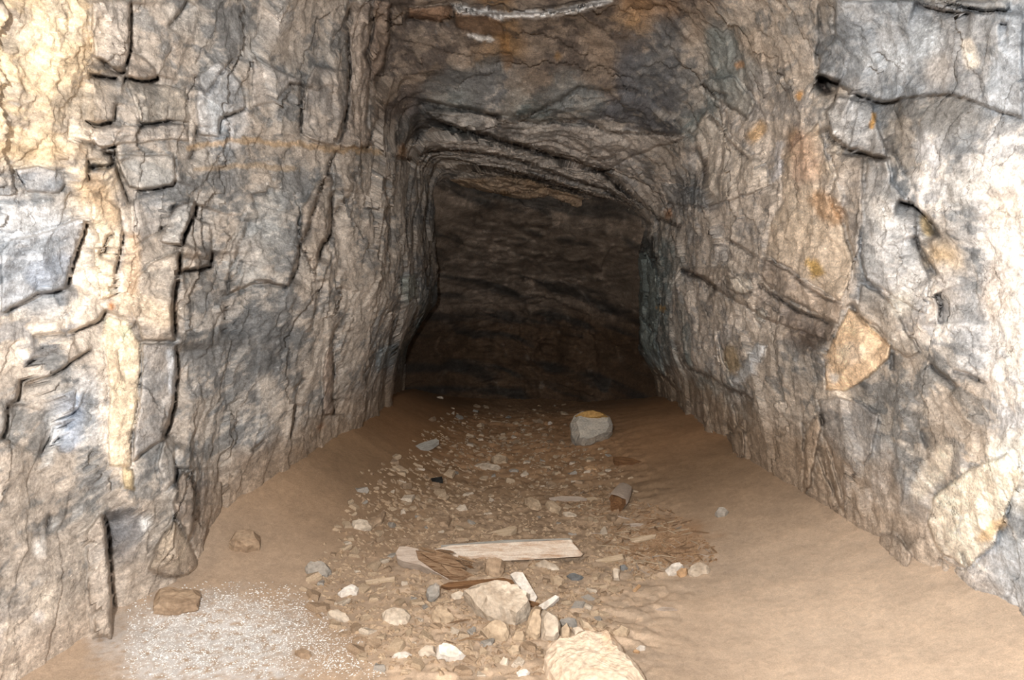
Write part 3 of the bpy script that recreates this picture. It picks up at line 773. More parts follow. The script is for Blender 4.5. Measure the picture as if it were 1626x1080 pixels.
nx, ny = 520, 430
ys = np.concatenate([np.linspace(-1.4, 1.45, 12)[:-1], np.exp(np.linspace(math.log(1.5), math.log(9.3), ny))])
FX, FY = np.meshgrid(np.linspace(-1.85, 1.85, nx), ys)
fx = FX.ravel(); fy = FY.ravel()
fz = floor_z(fx, fy)
Pf = np.stack([fx, fy, fz], 1)
f1 = fbm(Pf * np.array([2.0, 2, 0]) + 2, 3); f2 = fbm(Pf * np.array([9, 9, 0.]) + 4, 4); f3 = fbm(Pf * np.array([34, 34, 0.]), 3)
fpx, fpy = project(Pf)
# the rubble lies down the middle, smooth dust banks up at the sides
Lm = np.interp(fy, wallY, wallL); Rm = np.interp(fy, wallY, wallR)
mid = sstep(-.78, -.40, fx - (Rm - .95) * -1 * 0 - .0 - np.interp(fy, [2, 3, 5, 8], [.15, .02, .02, 0.0])) * sstep(.72, .36, fx - np.interp(fy, [2, 3, 4, 5, 8], [-.30, .05, .12, .05, .0]))
rv, bx_, by_, ee = voronoi2((fx * 11 + f2).astype(np.float32), (fy * 11 + f1).astype(np.float32), 9)
rv2, bx2, by2, ee2 = voronoi2((fx * 26 + f2).astype(np.float32), (fy * 24 + f1).astype(np.float32), 10)
Pf[:, 2] += (.008 + .012 * mid) * f1 + (.003 + .005 * mid) * f2 + mid * (.012 * (rv[:, 2] - .45) + .02 * bx_ * (rv[:, 3] - .5) * .5 + .008 * (rv2[:, 2] - .5) + .004 * f3) + (1 - mid) * .0012 * f3
dust = np.array([.32, .217, .138]); deep = np.array([.36, .225, .135])
cf = dust * (1 + .16 * f1 + .12 * f2 + .10 * f3)[:, None]
mm = (mid * (.35 + .4 * rv[:, 1] * rv2[:, 1]))[:, None]
stc = np.array([.42, .30, .20]) * (.55 + .75 * rv2[:, 0:1])
cf = cf * (1 - mm) + stc * mm
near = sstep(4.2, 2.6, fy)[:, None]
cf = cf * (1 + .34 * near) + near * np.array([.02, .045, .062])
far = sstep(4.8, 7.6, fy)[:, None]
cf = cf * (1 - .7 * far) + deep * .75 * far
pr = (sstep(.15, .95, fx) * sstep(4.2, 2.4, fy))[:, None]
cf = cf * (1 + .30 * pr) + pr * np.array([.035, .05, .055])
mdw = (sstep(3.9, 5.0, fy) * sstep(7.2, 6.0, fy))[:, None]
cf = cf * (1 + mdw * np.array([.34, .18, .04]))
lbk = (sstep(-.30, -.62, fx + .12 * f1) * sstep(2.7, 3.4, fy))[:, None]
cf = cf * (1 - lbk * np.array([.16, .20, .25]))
# white lime bloom on the ground by the left wall
wg = sstep(1.05, .45, np.hypot((fpx - 330) / 210, (fpy - 1030) / 105) + .5 * f2 + .25 * f3) * sstep(-.25, .35, f3 + .2 + .3 * f2)
cf = cf * (1 - .75 * wg[:, None]) + np.array([.66, .66, .67]) * .75 * wg[:, None]
lb = sstep(1.0, .3, np.hypot((fpx - 1065) / 90, (fpy - 862) / 48) + .6 * f2)[:, None] * .55
cf = cf * (1 - lb) + np.array([.36, .20, .10]) * lb
cf = np.clip(cf, .015, .95)
qf = np.arange(len(ys) * nx).reshape(len(ys), nx)
Qf = np.stack([qf[:-1, :-1], qf[:-1, 1:], qf[1:, 1:], qf[1:, :-1]], -1).reshape(-1, 4)
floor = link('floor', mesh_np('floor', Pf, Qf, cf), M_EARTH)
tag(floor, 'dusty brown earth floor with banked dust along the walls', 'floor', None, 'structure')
exec_floor_grid = (np.linspace(-1.85, 1.85, nx), ys, Pf[:, 2].reshape(len(ys), nx))
def ground(x, y):
    gxs, gys, gzs = exec_floor_grid
    i = int(np.clip(np.searchsorted(gxs, x) - 1, 0, nx - 2)); j = int(np.clip(np.searchsorted(gys, y) - 1, 0, len(gys) - 2))
    tx = (x - gxs[i]) / (gxs[i + 1] - gxs[i]); ty = (y - gys[j]) / (gys[j + 1] - gys[j])
    return float((gzs[j, i] * (1 - tx) + gzs[j, i + 1] * tx) * (1 - ty) + (gzs[j + 1, i] * (1 - tx) + gzs[j + 1, i + 1] * tx) * ty)

# ------------------------------------------------------------------ stones and timber lying about
MT = {
    'tan': solid_mat('tan_stone', (.34, .25, .17), (.55, .43, .31), 11),
    'grey': solid_mat('grey_stone', (.24, .23, .215), (.42, .37, .32), 11),
    'dark': solid_mat('dark_stone', (.08, .085, .09), (.22, .22, .22), 14),
    'lime': solid_mat('lime_white', (.60, .58, .56), (.84, .83, .82), 12),
    'gravel': solid_mat('dusty_gravel', (.30, .205, .13), (.46, .345, .24), 14),
    'pale': solid_mat('pale_stone', (.40, .32, .245), (.66, .57, .47), 12),
    'white': solid_mat('white_stone', (.52, .45, .38), (.80, .75, .70), 12),
    'orange': solid_mat('orange_stone', (.38, .23, .12), (.54, .36, .22), 12),
    'litter': solid_mat('reddish_wood_splinters', (.24, .13, .065), (.52, .36, .23), 6, (2, 20, 20), .5),
    'rotcore': solid_mat('crumbling_wood', (.18, .09, .045), (.56, .38, .24), 5, (3, 22, 22), .8, contrast=(.36, .64)),
    'brown': solid_mat('brown_stone', (.26, .18, .12), (.42, .31, .215), 12),
    'slab': solid_mat('rusty_cream_stone', (.62, .50, .39), (.58, .36, .20), 7, contrast=(.55, .80)),
    'boulder': solid_mat('banded_grey_stone', (.36, .34, .31), (.60, .54, .46), 5, (1, 1, 3.5)),
    'crust': solid_mat('ochre_crust', (.36, .20, .07), (.60, .38, .14), 16),
    'wood': solid_mat('weathered_pale_wood', (.46, .28, .17), (.80, .70, .60), 4, (2.2, 16, 16), .6, contrast=(.34, .58)),
    'woodgrey': solid_mat('grey_wood', (.34, .32, .29), (.56, .54, .50), 5, (1.5, 24, 24), .5),
    'woodtan': solid_mat('tan_wood', (.46, .34, .22), (.70, .56, .42), 5, (1.5, 22, 22), .5),
    'rot': solid_mat('rotten_wood', (.13, .06, .03), (.46, .25, .12), 7, (2, 26, 26), .8, contrast=(.32, .66)),
    'rotpale': solid_mat('bleached_wood', (.46, .36, .29), (.68, .58, .50), 6, (1.5, 22, 22), .6),
    'black': solid_mat('black_plastic', (.012, .012, .012), (.03, .03, .03), 20, rough=.5)}

def fin(name, verts, faces, base, mat, parent=None, rz=0.0, smooth=False):
    V = np.array(verts, float) - np.array(base)
    if rz:
        c, s = math.cos(-rz), math.sin(-rz)
        V = np.stack([V[:, 0] * c - V[:, 1] * s, V[:, 0] * s + V[:, 1] * c, V[:, 2]], 1)
    me = bpy.data.meshes.new(name); me.from_pydata(V.tolist(), [], faces)
    me.update(); me.materials.append(MT[mat])
    if smooth: me.polygons.foreach_set('use_smooth', np.full(len(me.polygons), True))
    o = bpy.data.objects.new(name, me); COL.objects.link(o)
    if parent is None:
        o.location = base; o.rotation_euler = (0, 0, rz)
    else: o.parent = parent
    return o

def roughen(me, cuts, amp):
    bm = bmesh.new(); bm.from_mesh(me)
    for _ in range(cuts - 1):
        bmesh.ops.subdivide_edges(bm, edges=bm.edges[:], cuts=1, use_grid_fill=True)
    bmesh.ops.triangulate(bm, faces=bm.faces[:])
    bm.normal_update()
    P = np.array([v.co[:] for v in bm.verts]); nv = np.array([v.normal[:] for v in bm.verts])
    d = amp * (1.4 * fbm(P * 14 + 3, 2) + .9 * fbm(P * 45 + 9, 2, ridged=True))
    for v, q_ in zip(bm.verts, P + nv * d[:, None]): v.co = q_
    bm.to_mesh(me); bm.free()

def rock(poly, tilt, thick, mat, name='stone', jit=.06, bev=.35, seed=0, lift=0.0, parent=None, nmid=1, face=.74, hit=None, fwd=0.0):
    """a closed angular stone whose outline towards the drift mouth is poly; tilt 0 lies flat, 90 stands up"""
    rs = np.random.default_rng(seed + int(poly[0][0] * 7 + poly[0][1]))
    P = np.array(poly, float)
    for _ in range(nmid):
        mid_ = .5 * (P + np.roll(P, -1, 0)); e = np.roll(P, -1, 0) - P
        nrm = np.stack([e[:, 1], -e[:, 0]], 1)
        mid_ = mid_ + nrm * rs.normal(0, jit, (len(P), 1))
        P = np.stack([P, mid_], 1).reshape(-1, 2)
    yb = P[:, 1].max(); xc = P[:, 0].mean()
    t = math.radians(tilt)
    if hit is None: hit = floor_hit(xc, P[:, 1].mean() if tilt < 35 else yb - 1)
    g = ground(hit[0], hit[1])
    tc = CAM - hit; tc[2] = 0; tc /= np.linalg.norm(tc)
    n = np.array([0, 0, 1.0]) * math.cos(t) + tc * math.sin(t)
    org = np.array([hit[0], hit[1], g + lift]) + (np.array([0, 0, thick * .6]) * math.cos(t) if tilt < 35 else np.zeros(3)) + tc * fwd
    rr_ = ray(P[:, 0], P[:, 1]); tt_ = ((org - CAM) @ n) / (rr_ @ n)
    Qp = CAM + rr_ * tt_[:, None]
    c = Qp.mean(0); N_ = len(Qp)
    spread = np.linalg.norm(Qp - c, axis=1).mean()
    off = (rs.normal(0, .12, 3)) * spread; off -= n * (off @ n)
    bv = min(thick * bev, spread * .5)
    tl_ = rs.normal(0, .25, 2); e1_ = (Qp[0] - c) / np.linalg.norm(Qp[0] - c); e2_ = np.cross(n, e1_)
    ringA = c + off * .5 + (Qp - c) * face * (1 + rs.normal(0, .07, (N_, 1)))
    ringA = ringA + n * (bv + bv * (((ringA - c) @ e1_) * tl_[0] + ((ringA - c) @ e2_) * tl_[1]) / spread)[:, None]
    top = ringA.mean(0) + n * bv * .04
    ringB = c + (Qp - c) * 1.03 - n * thick * .45 + rs.normal(0, .03 * spread, (N_, 3))
    ringC = c + (Qp - c) * .80 - n * thick + rs.normal(0, .03 * spread, (N_, 3))
    bot = c - n * thick * 1.05
    ringD = top + (ringA - top) * .68; ringE = top + (ringA - top) * .36
    V = np.concatenate([Qp, ringA, ringB, ringC, [top, bot], ringD, ringE]); d0 = 4 * N_ + 2; e0 = 5 * N_ + 2
    Fc = []
    for i in range(N_):
        j = (i + 1) % N_
        Fc += [(i, j, N_ + j), (i, N_ + j, N_ + i), (N_ + i, N_ + j, d0 + j), (N_ + i, d0 + j, d0 + i), (d0 + i, d0 + j, e0 + j), (d0 + i, e0 + j, e0 + i), (e0 + i, e0 + j, 4 * N_), (2 * N_ + i, 2 * N_ + j, j), (2 * N_ + i, j, i),
               (3 * N_ + i, 3 * N_ + j, 2 * N_ + j), (3 * N_ + i, 2 * N_ + j, 2 * N_ + i), (3 * N_ + j, 3 * N_ + i, 4 * N_ + 1)]
    # outward winding
    a_, b_, c_ = V[Fc[2][0]], V[Fc[2][1]], V[Fc[2][2]]
    if np.dot(np.cross(b_ - a_, c_ - a_), n) < 0: Fc = [f[::-1] for f in Fc]
    base = np.array([c[0], c[1], V[:, 2].min()])
    o = fin(name, V, Fc, base, mat, parent)
    if spread > .045: roughen(o.data, 2 if spread < .09 else 3, .035 * spread)
    return o

def timber(poly, tilt, thick, mat, name='plank', parent=None, ragged=.0, seed=0, lift=0.0, base=None, rz=None, hit=None, back=None):
    """a sawn or split piece: outline poly on its visible face, thick going away from the viewer or down"""
    rs = np.random.default_rng(seed + 3)
    P = np.array(poly, float)
    t = math.radians(tilt)
    xc = P[:, 0].mean(); yb = P[:, 1].max()
    if hit is None:
        hit = floor_hit(xc, yb - 2 if tilt > 35 else P[:, 1].mean())
    g = ground(hit[0], hit[1])
    tc = CAM - hit; tc[2] = 0; tc /= np.linalg.norm(tc)
    n = np.array([0, 0, 1.0]) * math.cos(t) + tc * math.sin(t)
    org = np.array([hit[0], hit[1], g + lift + (thick * .7 * math.cos(t) if tilt < 35 else 0)])
    rr_ = ray(P[:, 0], P[:, 1]); tt_ = ((org - CAM) @ n) / (rr_ @ n)
    Qp = CAM + rr_ * tt_[:, None]
    N_ = len(Qp)
    d = -n * thick if back is None else np.array(back) * thick
    Bk = Qp + d + rs.normal(0, .03 * thick, (N_, 3))
    c = Qp.mean(0)
    inset = c + (Qp - c) * np.array([.985]) + n * thick * .06
    V = np.concatenate([Qp, Bk, inset])
    Fc = [tuple(range(2 * N_, 3 * N_)), tuple(range(2 * N_ - 1, N_ - 1, -1))]
    for i in range(N_):
        j = (i + 1) % N_
        Fc += [(i, N_ + i, N_ + j, j), (2 * N_ + i, i, j, 2 * N_ + j)]
    u = Qp[1] - Qp[0]
    nf = np.cross(Qp[1] - Qp[0], Qp[2] - Qp[0])
    # make the visible face look outward
    area = np.zeros(3)
    for i in range(N_): area += np.cross(Qp[i] - c, Qp[(i + 1) % N_] - c)
    if area @ n < 0: Fc = [f[::-1] for f in Fc]
    e = Qp - c; i0 = np.argmax(np.linalg.norm(e, axis=1)); ax = e[i0]
    if rz is None: rz = math.atan2(ax[1], ax[0])
    if base is None: base = np.array([c[0], c[1], V[:, 2].min()])
    return fin(name, V, Fc, base, mat, parent, rz), base, rz

def splinter_mesh(name, mat, seed):
    rs = np.random.default_rng(seed)
    V = []; 
    for t_, w_ in ((-.5, .25), (-.2, .6), (.25, .5), (.5, .12)):
        z_ = rs.normal(0, .012)
        for (a_, b_) in ((-1, -1), (1, -1), (1, 1), (-1, 1)):
            V.append((t_, a_ * .07 * w_ + rs.normal(0, .01), b_ * .04 * w_ + z_))
    Fc = [(3, 2, 1, 0), (12, 13, 14, 15)]
    for i in range(3):
        for k in range(4):
            Fc.append((4 * i + k, 4 * i + (k + 1) % 4, 4 * i + 4 + (k + 1) % 4, 4 * i + 4 + k))
    me = bpy.data.meshes.new(name); me.from_pydata(V, [], Fc); me.update(); me.materials.append(MT[mat])
    return me

# --- boulder far back
b = rock([(906,672),(912,660),(925,654),(942,652),(956,657),(968,662),(973,674),(971,686),(958,696),(940,704),(928,708),(914,704),(908,690)], 62, .16, 'boulder', 'boulder', .05, .3, 1, -.01, hit=floor_hit(940, 707))
tag(b, 'large angular grey-tan boulder with an ochre top standing alone near the tunnel end', 'boulder')
cr = rock([(913,661),(926,654),(942,651),(957,656),(967,662),(950,665),(930,664)], 62, .07, 'crust', 'ochre_crust', .05, .3, 1, -.01, hit=floor_hit(940, 707), fwd=.035)
cr.parent = b; cr.location = np.array(cr.location) - np.array(b.location); cr['label'] = 'ochre crust on top'

THINGS = [
    # poly, tilt, thick, material, name, label, category
    ([(738,938),(752,930),(775,926),(800,928),(822,935),(838,952),(842,968),(836,980),(818,993),(796,986),(772,976),(755,958)], 38, .13, 'pale', 'rock', 'big rounded tan rock with grey chipped lower edge below the plank', 'rock'),
    ([(866,1046),(872,1026),(890,1016),(930,1010),(968,1012),(982,1022),(990,1036),(1004,1048),(1020,1066),(1024,1084),(1015,1110),(900,1112),(884,1080),(872,1062)], 16, .12, 'slab', 'rock_slab', 'large cream rock slab with rusty orange streaks at the bottom edge of the picture', 'rock'),
    ([(834,1002),(840,978),(850,962),(860,964),(861,985),(858,1010),(852,1018),(838,1010)], 55, .07, 'tan', 'stone', 'upright wedge-shaped tan stone just right of the big rounded rock', 'stone'),
    ([(862,968),(874,972),(884,978),(890,992),(888,1008),(880,1020),(860,1018),(858,1000)], 52, .07, 'pale', 'stone', 'pale split stone leaning against the wedge-shaped stone above the cream slab', 'stone'),
    ([(763,1000),(776,988),(795,986),(808,992),(809,1004),(804,1018),(788,1020),(775,1014)], 38, .06, 'tan', 'stone', 'angular tan stone lying just under the big rounded rock', 'stone'),
    ([(812,1012),(818,1003),(833,1004),(835,1012),(833,1022),(814,1018)], 30, .04, 'tan', 'stone', 'small blocky tan stone left of the wedge-shaped stone', 'stone'),
    ([(693,1030),(700,1024),(718,1027),(733,1034),(740,1042),(732,1050),(712,1052),(694,1050)], 34, .06, 'white', 'stone', 'white blocky stone at the bottom left of the big rounded rock', 'stone'),
    ([(664,1036),(676,1026),(690,1028),(692,1038),(680,1042),(666,1041)], 24, .04, 'pale', 'stone', 'pale stone touching the left side of the white blocky stone', 'stone'),
    ([(622,1044),(630,1038),(645,1036),(655,1040),(652,1047),(630,1050)], 30, .035, 'white', 'stone', 'flat greyish white stone left of the white blocky stone', 'stone'),
    ([(685,975),(690,966),(702,963),(712,968),(722,982),(716,990),(700,991),(688,987)], 40, .06, 'tan', 'stone', 'domed tan stone with pale lower rim left of the big rounded rock', 'stone'),
    ([(676,944),(682,930),(692,925),(698,930),(698,944),(690,953),(680,954)], 45, .03, 'grey', 'stone_flake', 'oval grey stone flake standing under the rotten log', 'stone'),
    ([(484,901),(492,895),(506,894),(520,898),(526,906),(520,913),(500,915),(488,910)], 24, .05, 'grey', 'stone', 'rounded grey stone on the dust left of the rubble', 'stone'),
    ([(536,942),(545,934),(560,929),(570,934),(566,943),(550,947),(542,950)], 24, .03, 'white', 'stone', 'small white stone in the rubble right of the lime patch', 'stone'),
    ([(520,972),(535,970),(552,978),(556,986),(546,988),(528,980)], 24, .035, 'pale', 'stone', 'long pale stone half sunk in dust below the small white stone', 'stone'),
    ([(606,974),(622,966),(645,968),(652,978),(648,990),(628,993),(610,988)], 24, .04, 'pale', 'stone', 'half-buried rounded pale stone left of the domed tan stone', 'stone'),
    ([(468,1034),(478,1030),(495,1040),(490,1048),(476,1044)], 20, .03, 'brown', 'stone_chip', 'brown stone chip lying in the white lime patch', 'stone'),
    ([(246,946),(252,938),(290,936),(316,938),(318,948),(312,960),(280,966),(244,965)], 12, .05, 'brown', 'rock_slab', 'flat brown slab beside the lime patch at the left wall foot', 'rock'),
    ([(770,898),(776,890),(790,887),(801,892),(801,905),(796,916),(776,917),(770,908)], 40, .06, 'brown', 'stone', 'brown dust-covered stone leaning on the pale plank', 'stone'),
    ([(900,914),(910,910),(918,914),(928,918),(918,924),(906,924)], 28, .03, 'dark', 'stone', 'dark blue-grey stone in the rubble right of the white wood chip', 'stone'),
    ([(984,899),(992,897),(997,902),(993,909),(985,907)], 30, .03, 'dark', 'stone', 'small dark stone above the pale block right of the plank', 'stone'),
    ([(972,906),(976,902),(985,904),(984,922),(974,922)], 50, .035, 'pale', 'stone', 'small upright pale block below the short tan stick', 'stone'),
    ([(873,918),(884,914),(897,924),(894,935),(878,932)], 34, .04, 'tan', 'stone', 'square tan stone right of the white wood chip', 'stone'),
    ([(850,895),(862,890),(884,898),(888,904),(876,906),(856,900)], 20, .03, 'pale', 'stone_chip', 'flat pale chip just below the right part of the pale plank', 'stone'),
    ([(1092,906),(1098,898),(1112,895),(1127,902),(1124,911),(1108,915),(1094,912)], 26, .04, 'pale', 'stone', 'pale tan stone at the right end of the splinter litter', 'stone'),
    ([(1056,906),(1064,898),(1080,896),(1086,901),(1076,910),(1062,914)], 26, .035, 'white', 'stone', 'white broken stone in the splinter litter', 'stone'),
    ([(1074,908),(1082,902),(1092,904),(1090,914),(1080,917)], 30, .03, 'orange', 'stone', 'ochre stone between the white and the pale tan stone in the litter', 'stone'),
    ([(1010,1030),(1016,1025),(1025,1027),(1024,1032),(1016,1034)], 26, .02, 'white', 'stone_chip', 'tiny white chip on the smooth dust right of the cream slab', 'stone'),
    ([(1005,1034),(1010,1031),(1016,1034),(1014,1037),(1007,1037)], 26, .015, 'orange', 'stone_chip', 'tiny orange chip beside the tiny white chip', 'stone'),
    ([(722,808),(730,802),(738,803),(743,810),(734,815),(724,814)], 34, .04, 'pale', 'stone', 'small pale pointed stone above the left end of the plank', 'stone'),
    ([(684,826),(690,814),(702,812),(716,822),(712,836),(698,838)], 14, .04, 'brown', 'stone_flake', 'flat brown flake above the left end of the plank', 'stone'),
    ([(832,792),(842,790),(856,796),(861,806),(852,815),(840,810)], 24, .04, 'tan', 'stone_flake', 'tan diamond-shaped flake in the middle of the rubble', 'stone'),
    ([(866,800),(880,797),(892,806),(888,818),(872,812)], 24, .04, 'tan', 'stone', 'tan stone next to the diamond-shaped flake', 'stone'),
    ([(894,814),(904,813),(916,818),(912,823),(900,822)], 24, .03, 'pale', 'stone_chip', 'pale oval chip left of the wooden stump', 'stone'),
    ([(752,740),(766,736),(782,738),(795,742),(790,748),(776,748),(762,744)], 22, .04, 'pale', 'stone_flake', 'pale flat flake in the far rubble, nearer of two', 'stone'),
    ([(780,728),(792,724),(806,728),(806,737),(792,740),(784,736)], 22, .05, 'tan', 'stone_flake', 'tan flat flake in the far rubble behind the pale one', 'stone'),
    ([(845,666),(858,664),(864,672),(867,677),(856,677)], 22, .03, 'brown', 'stone_flake', 'kite-shaped brown flake left of the ochre-topped boulder', 'stone'),
    ([(870,671),(874,669),(877,672),(874,675),(870,674)], 40, .03, 'white', 'stone', 'tiny whitish pebble between the kite-shaped flake and the boulder', 'stone'),
    ([(808,746),(816,745),(824,747),(822,750),(810,750)], 24, .02, 'grey', 'stone_chip', 'blue-grey chip right of the far flat flakes', 'stone'),
    ([(826,754),(834,748),(840,752),(838,756),(828,757)], 24, .02, 'pale', 'stone_chip', 'pale chip beside the blue-grey chip', 'stone'),
    ([(702,630),(704,632),(700,634),(694,634),(693,631)], 30, .03, 'pale', 'stone', 'pale pebble by the left wall at the dark tunnel end', 'stone'),
    ([(928,742),(940,741),(950,744),(948,748),(930,748)], 20, .03, 'orange', 'stone_chip', 'orange chip left of the rotten brown wood piece', 'stone'),
    ([(558,832),(570,828),(585,830),(590,836),(578,839),(562,838)], 16, .03, 'pale', 'stone_chip', 'pale flat chip at the left rim of the rubble', 'stone'),
    ([(574,834),(600,822),(612,812),(606,828),(590,840)], 14, .03, 'brown', 'stone_flake', 'long brown flake beside the pale flat chip at the left rim', 'stone'),
    ([(636,812),(642,808),(644,814),(636,818)], 26, .02, 'pale', 'stone_chip', 'pale little chip left of the flat brown flake', 'stone'),
    ([(972,1006),(985,994),(1000,1000),(996,1010),(980,1012)], 22, .03, 'tan', 'stone', 'tan stone touching the top right of the cream slab', 'stone'),
    ([(890,998),(900,990),(906,1000),(904,1014),(892,1014)], 38, .04, 'tan', 'stone', 'tan stone above the left part of the cream slab', 'stone'),
    ([(908,1000),(920,996),(930,1004),(926,1012),(912,1013)], 34, .04, 'pale', 'stone', 'pale stone above the middle of the cream slab', 'stone'),
    ([(888,986),(902,984),(916,988),(916,991),(900,990)], 16, .03, 'grey', 'stone_flake', 'thin grey flake right of the pale split stone', 'stone'),
    ([(920,986),(934,992),(945,1002),(940,1005),(926,998)], 20, .03, 'tan', 'stone_flake', 'tan flake pointing right above the cream slab', 'stone'),
    ([(805,1032),(812,1024),(826,1026),(826,1038),(812,1042)], 34, .04, 'tan', 'stone', 'tan stone left of the cream slab corner', 'stone'),
    ([(793,1052),(800,1042),(808,1046),(806,1058),(796,1057)], 40, .035, 'pale', 'stone', 'pale pointed stone between the white block and the cream slab', 'stone'),
    ([(820,1068),(832,1064),(842,1068),(838,1076),(822,1076)], 26, .03, 'white', 'stone', 'white stone at the bottom edge left of the cream slab', 'stone'),
    ([(716,944),(728,940),(738,944),(734,952),(718,952)], 28, .035, 'pale', 'stone', 'pale stone wedged left of the big rounded rock', 'stone'),
    ([(1135,815),(1140,806),(1150,806),(1157,812),(1152,822),(1140,822)], 40, .05, 'grey', 'stone', 'small grey stone alone on the dust bank beyond the litter heap', 'stone'),
    ([(364,862),(372,848),(392,844),(410,850),(412,862),(392,868),(372,868)], 24, .08, 'brown', 'rock', 'low rock sunk in the dust bank beside the left wall', 'rock'),
]
for poly, tilt, th, mat, nm, lab, cat in THINGS:
    o = rock(poly, tilt, th, mat, nm)
    tag(o, lab, cat)

# --- timber
pl, bs, rz = timber([(690,872),(716,866),(800,862),(908,857),(910,862),(926,880),(922,884),(840,889),(728,894),(700,886)], 68, .055, 'wood', 'plank', lift=.005)
tag(pl, 'pale weathered plank lying across the rubble', 'plank')
ed, _, _ = timber([(700,866),(800,858),(905,855),(908,858),(800,863),(716,868)], 20, .02, 'woodgrey', 'grey_edge', pl, base=bs, rz=rz, lift=.075); ed['label'] = 'grey top edge'
be, _, _ = timber([(906,858),(912,862),(926,880),(920,878),(912,868)], 64, .04, 'rot', 'broken_end', pl, base=bs, rz=rz, lift=.02); be['label'] = 'dark splintered end'

lg = bpy.data.objects.new('rotten_log', None); COL.objects.link(lg)
h0 = floor_hit(690, 912); lg.location = (h0[0], h0[1], ground(h0[0], h0[1]))
tag(lg, 'split rotten log with bleached rim and brown crumbling core at the plank end', 'log')
B0 = np.array(lg.location)
sh, _, _ = timber([(628,878),(634,868),(646,868),(664,872),(668,884),(700,902),(716,914),(712,922),(700,914),(668,898),(640,892),(631,888)], 42, .05, 'rotpale', 'bleached_shell', lg, base=B0, rz=0.0, hit=h0, lift=.03)
for k, pgn in enumerate([[(660,874),(690,880),(712,890),(738,906),(757,917),(744,922),(716,920),(690,906),(664,888)],
                         [(668,878),(700,878),(724,890),(740,902),(720,900),(690,892)],
                         [(700,896),(730,904),(752,914),(740,918),(716,912)]]):
    timber(pgn, 40 + 6 * k, .05, 'rotcore', 'rotten_core', lg, base=B0, rz=0.0, hit=h0, lift=.04 + .012 * k, seed=k)

for k in range(16):
    tf = random.uniform(.2, .95); fbp = floor_hit(655 + 95 * tf + random.uniform(-6, 6), 890 + 26 * tf + random.uniform(-4, 4))
    me_ = splinter_mesh('wood_fibre', random.choice(('rot', 'rotcore', 'litter')), 300 + k)
    fo = bpy.data.objects.new('wood_fibre', me_); COL.objects.link(fo); fo.parent = lg
    sz = random.uniform(.07, .13); fo.scale = (sz, sz * 1.3, sz * 1.3)
    fo.rotation_euler = (random.uniform(-.5, .5), random.uniform(-.1, .2), -.62 + random.uniform(-.18, .18))
    fo.location = np.array([fbp[0], fbp[1], ground(fbp[0], fbp[1]) + random.uniform(.03, .07)]) - B0

TIMB = [
    ([(700,930),(712,925),(760,921),(800,918),(816,922),(825,932),(818,936),(798,928),(740,930),(712,934)], 40, .035, 'rot', 'bark_strip', 'orange-brown strip of rotten bark lying behind the big rounded rock', 'bark', .03),
    ([(810,912),(818,908),(830,909),(840,926),(853,948),(850,955),(838,955),(824,932)], 40, .02, 'white', 'wood_chip', 'bright white slab of wood right of the big rounded rock', 'wood chip', .03),
    ([(834,952),(846,955),(856,958),(852,964),(838,961)], 36, .02, 'rot', 'wood_chip', 'dark red-brown wood fragment at the foot of the white slab of wood', 'wood chip', .02),
    ([(855,962),(868,954),(882,945),(888,948),(878,958),(864,969)], 36, .02, 'white', 'wood_chip', 'small white wood stick right of the dark red-brown fragment', 'wood chip', .02),
    ([(766,850),(790,842),(818,835),(821,838),(812,846),(786,857),(776,856)], 20, .03, 'woodtan', 'board', 'short dusty tan board lying slanted behind the plank', 'board', 0),
    ([(936,892),(960,886),(988,880),(990,888),(966,893),(944,898)], 30, .025, 'woodtan', 'stick', 'short tan stick right of the plank end', 'stick', 0),
    ([(1000,856),(1020,851),(1042,849),(1040,853),(1022,859),(1004,862)], 26, .025, 'woodtan', 'stick', 'tan stick at the left rim of the splinter litter', 'stick', 0),
    ([(580,922),(600,919),(627,916),(627,925),(604,926),(582,928)], 24, .02, 'woodtan', 'stick', 'tan flat stick in the dust left of the rotten log', 'stick', 0),
    ([(637,723),(645,716),(668,704),(692,697),(697,699),(688,706),(664,717),(648,726)], 22, .03, 'woodgrey', 'board', 'pale grey narrow board far back beside the left dust bank', 'board', 0),
    ([(779,669),(786,668),(800,671),(813,671),(808,675),(790,674)], 20, .03, 'woodtan', 'stick', 'pale stick lying across the floor near the dark tunnel end', 'stick', 0),
    ([(973,726),(984,725),(1004,728),(1020,734),(1038,738),(1034,743),(1010,741),(992,736),(976,731)], 30, .04, 'rot', 'rotten_wood', 'rotten orange-brown wood piece at the far right of the rubble', 'wood', 0),
    ([(872,791),(890,788),(920,789),(932,792),(920,796),(890,796)], 22, .03, 'rotpale', 'stick', 'bleached stick lying level in the rubble left of the stump', 'stick', 0),
    ([(930,791),(944,789),(950,792),(938,795)], 22, .02, 'woodtan', 'stick', 'short tan stick between the bleached stick and the stump', 'stick', 0),
    ([(1040,968),(1052,964),(1068,965),(1076,968),(1058,971)], 18, .012, 'rotpale', 'stick', 'thin pale stick alone on the smooth dust at the right', 'stick', 0),
    ([(1004,938),(1014,928),(1018,930),(1008,941)], 20, .012, 'orange', 'stick', 'thin orange stick pointing up at the lower rim of the litter', 'stick', 0),
    ([(1000,832),(1010,831),(1022,832),(1018,835),(1002,835)], 20, .02, 'rotpale', 'stick', 'bleached chip of wood at the top of the splinter litter', 'stick', 0),
    ([(684,760),(702,757),(703,762),(686,765)], 18, .03, 'black', 'plastic_scrap', 'small black rectangular scrap in the far rubble', 'scrap', 0),
]
for k, (poly, tilt, th, mat, nm, lab, cat, lift) in enumerate(TIMB):
    o, _, _ = timber(poly, tilt, th, mat, nm, lift=lift, seed=k)
    tag(o, lab, cat)

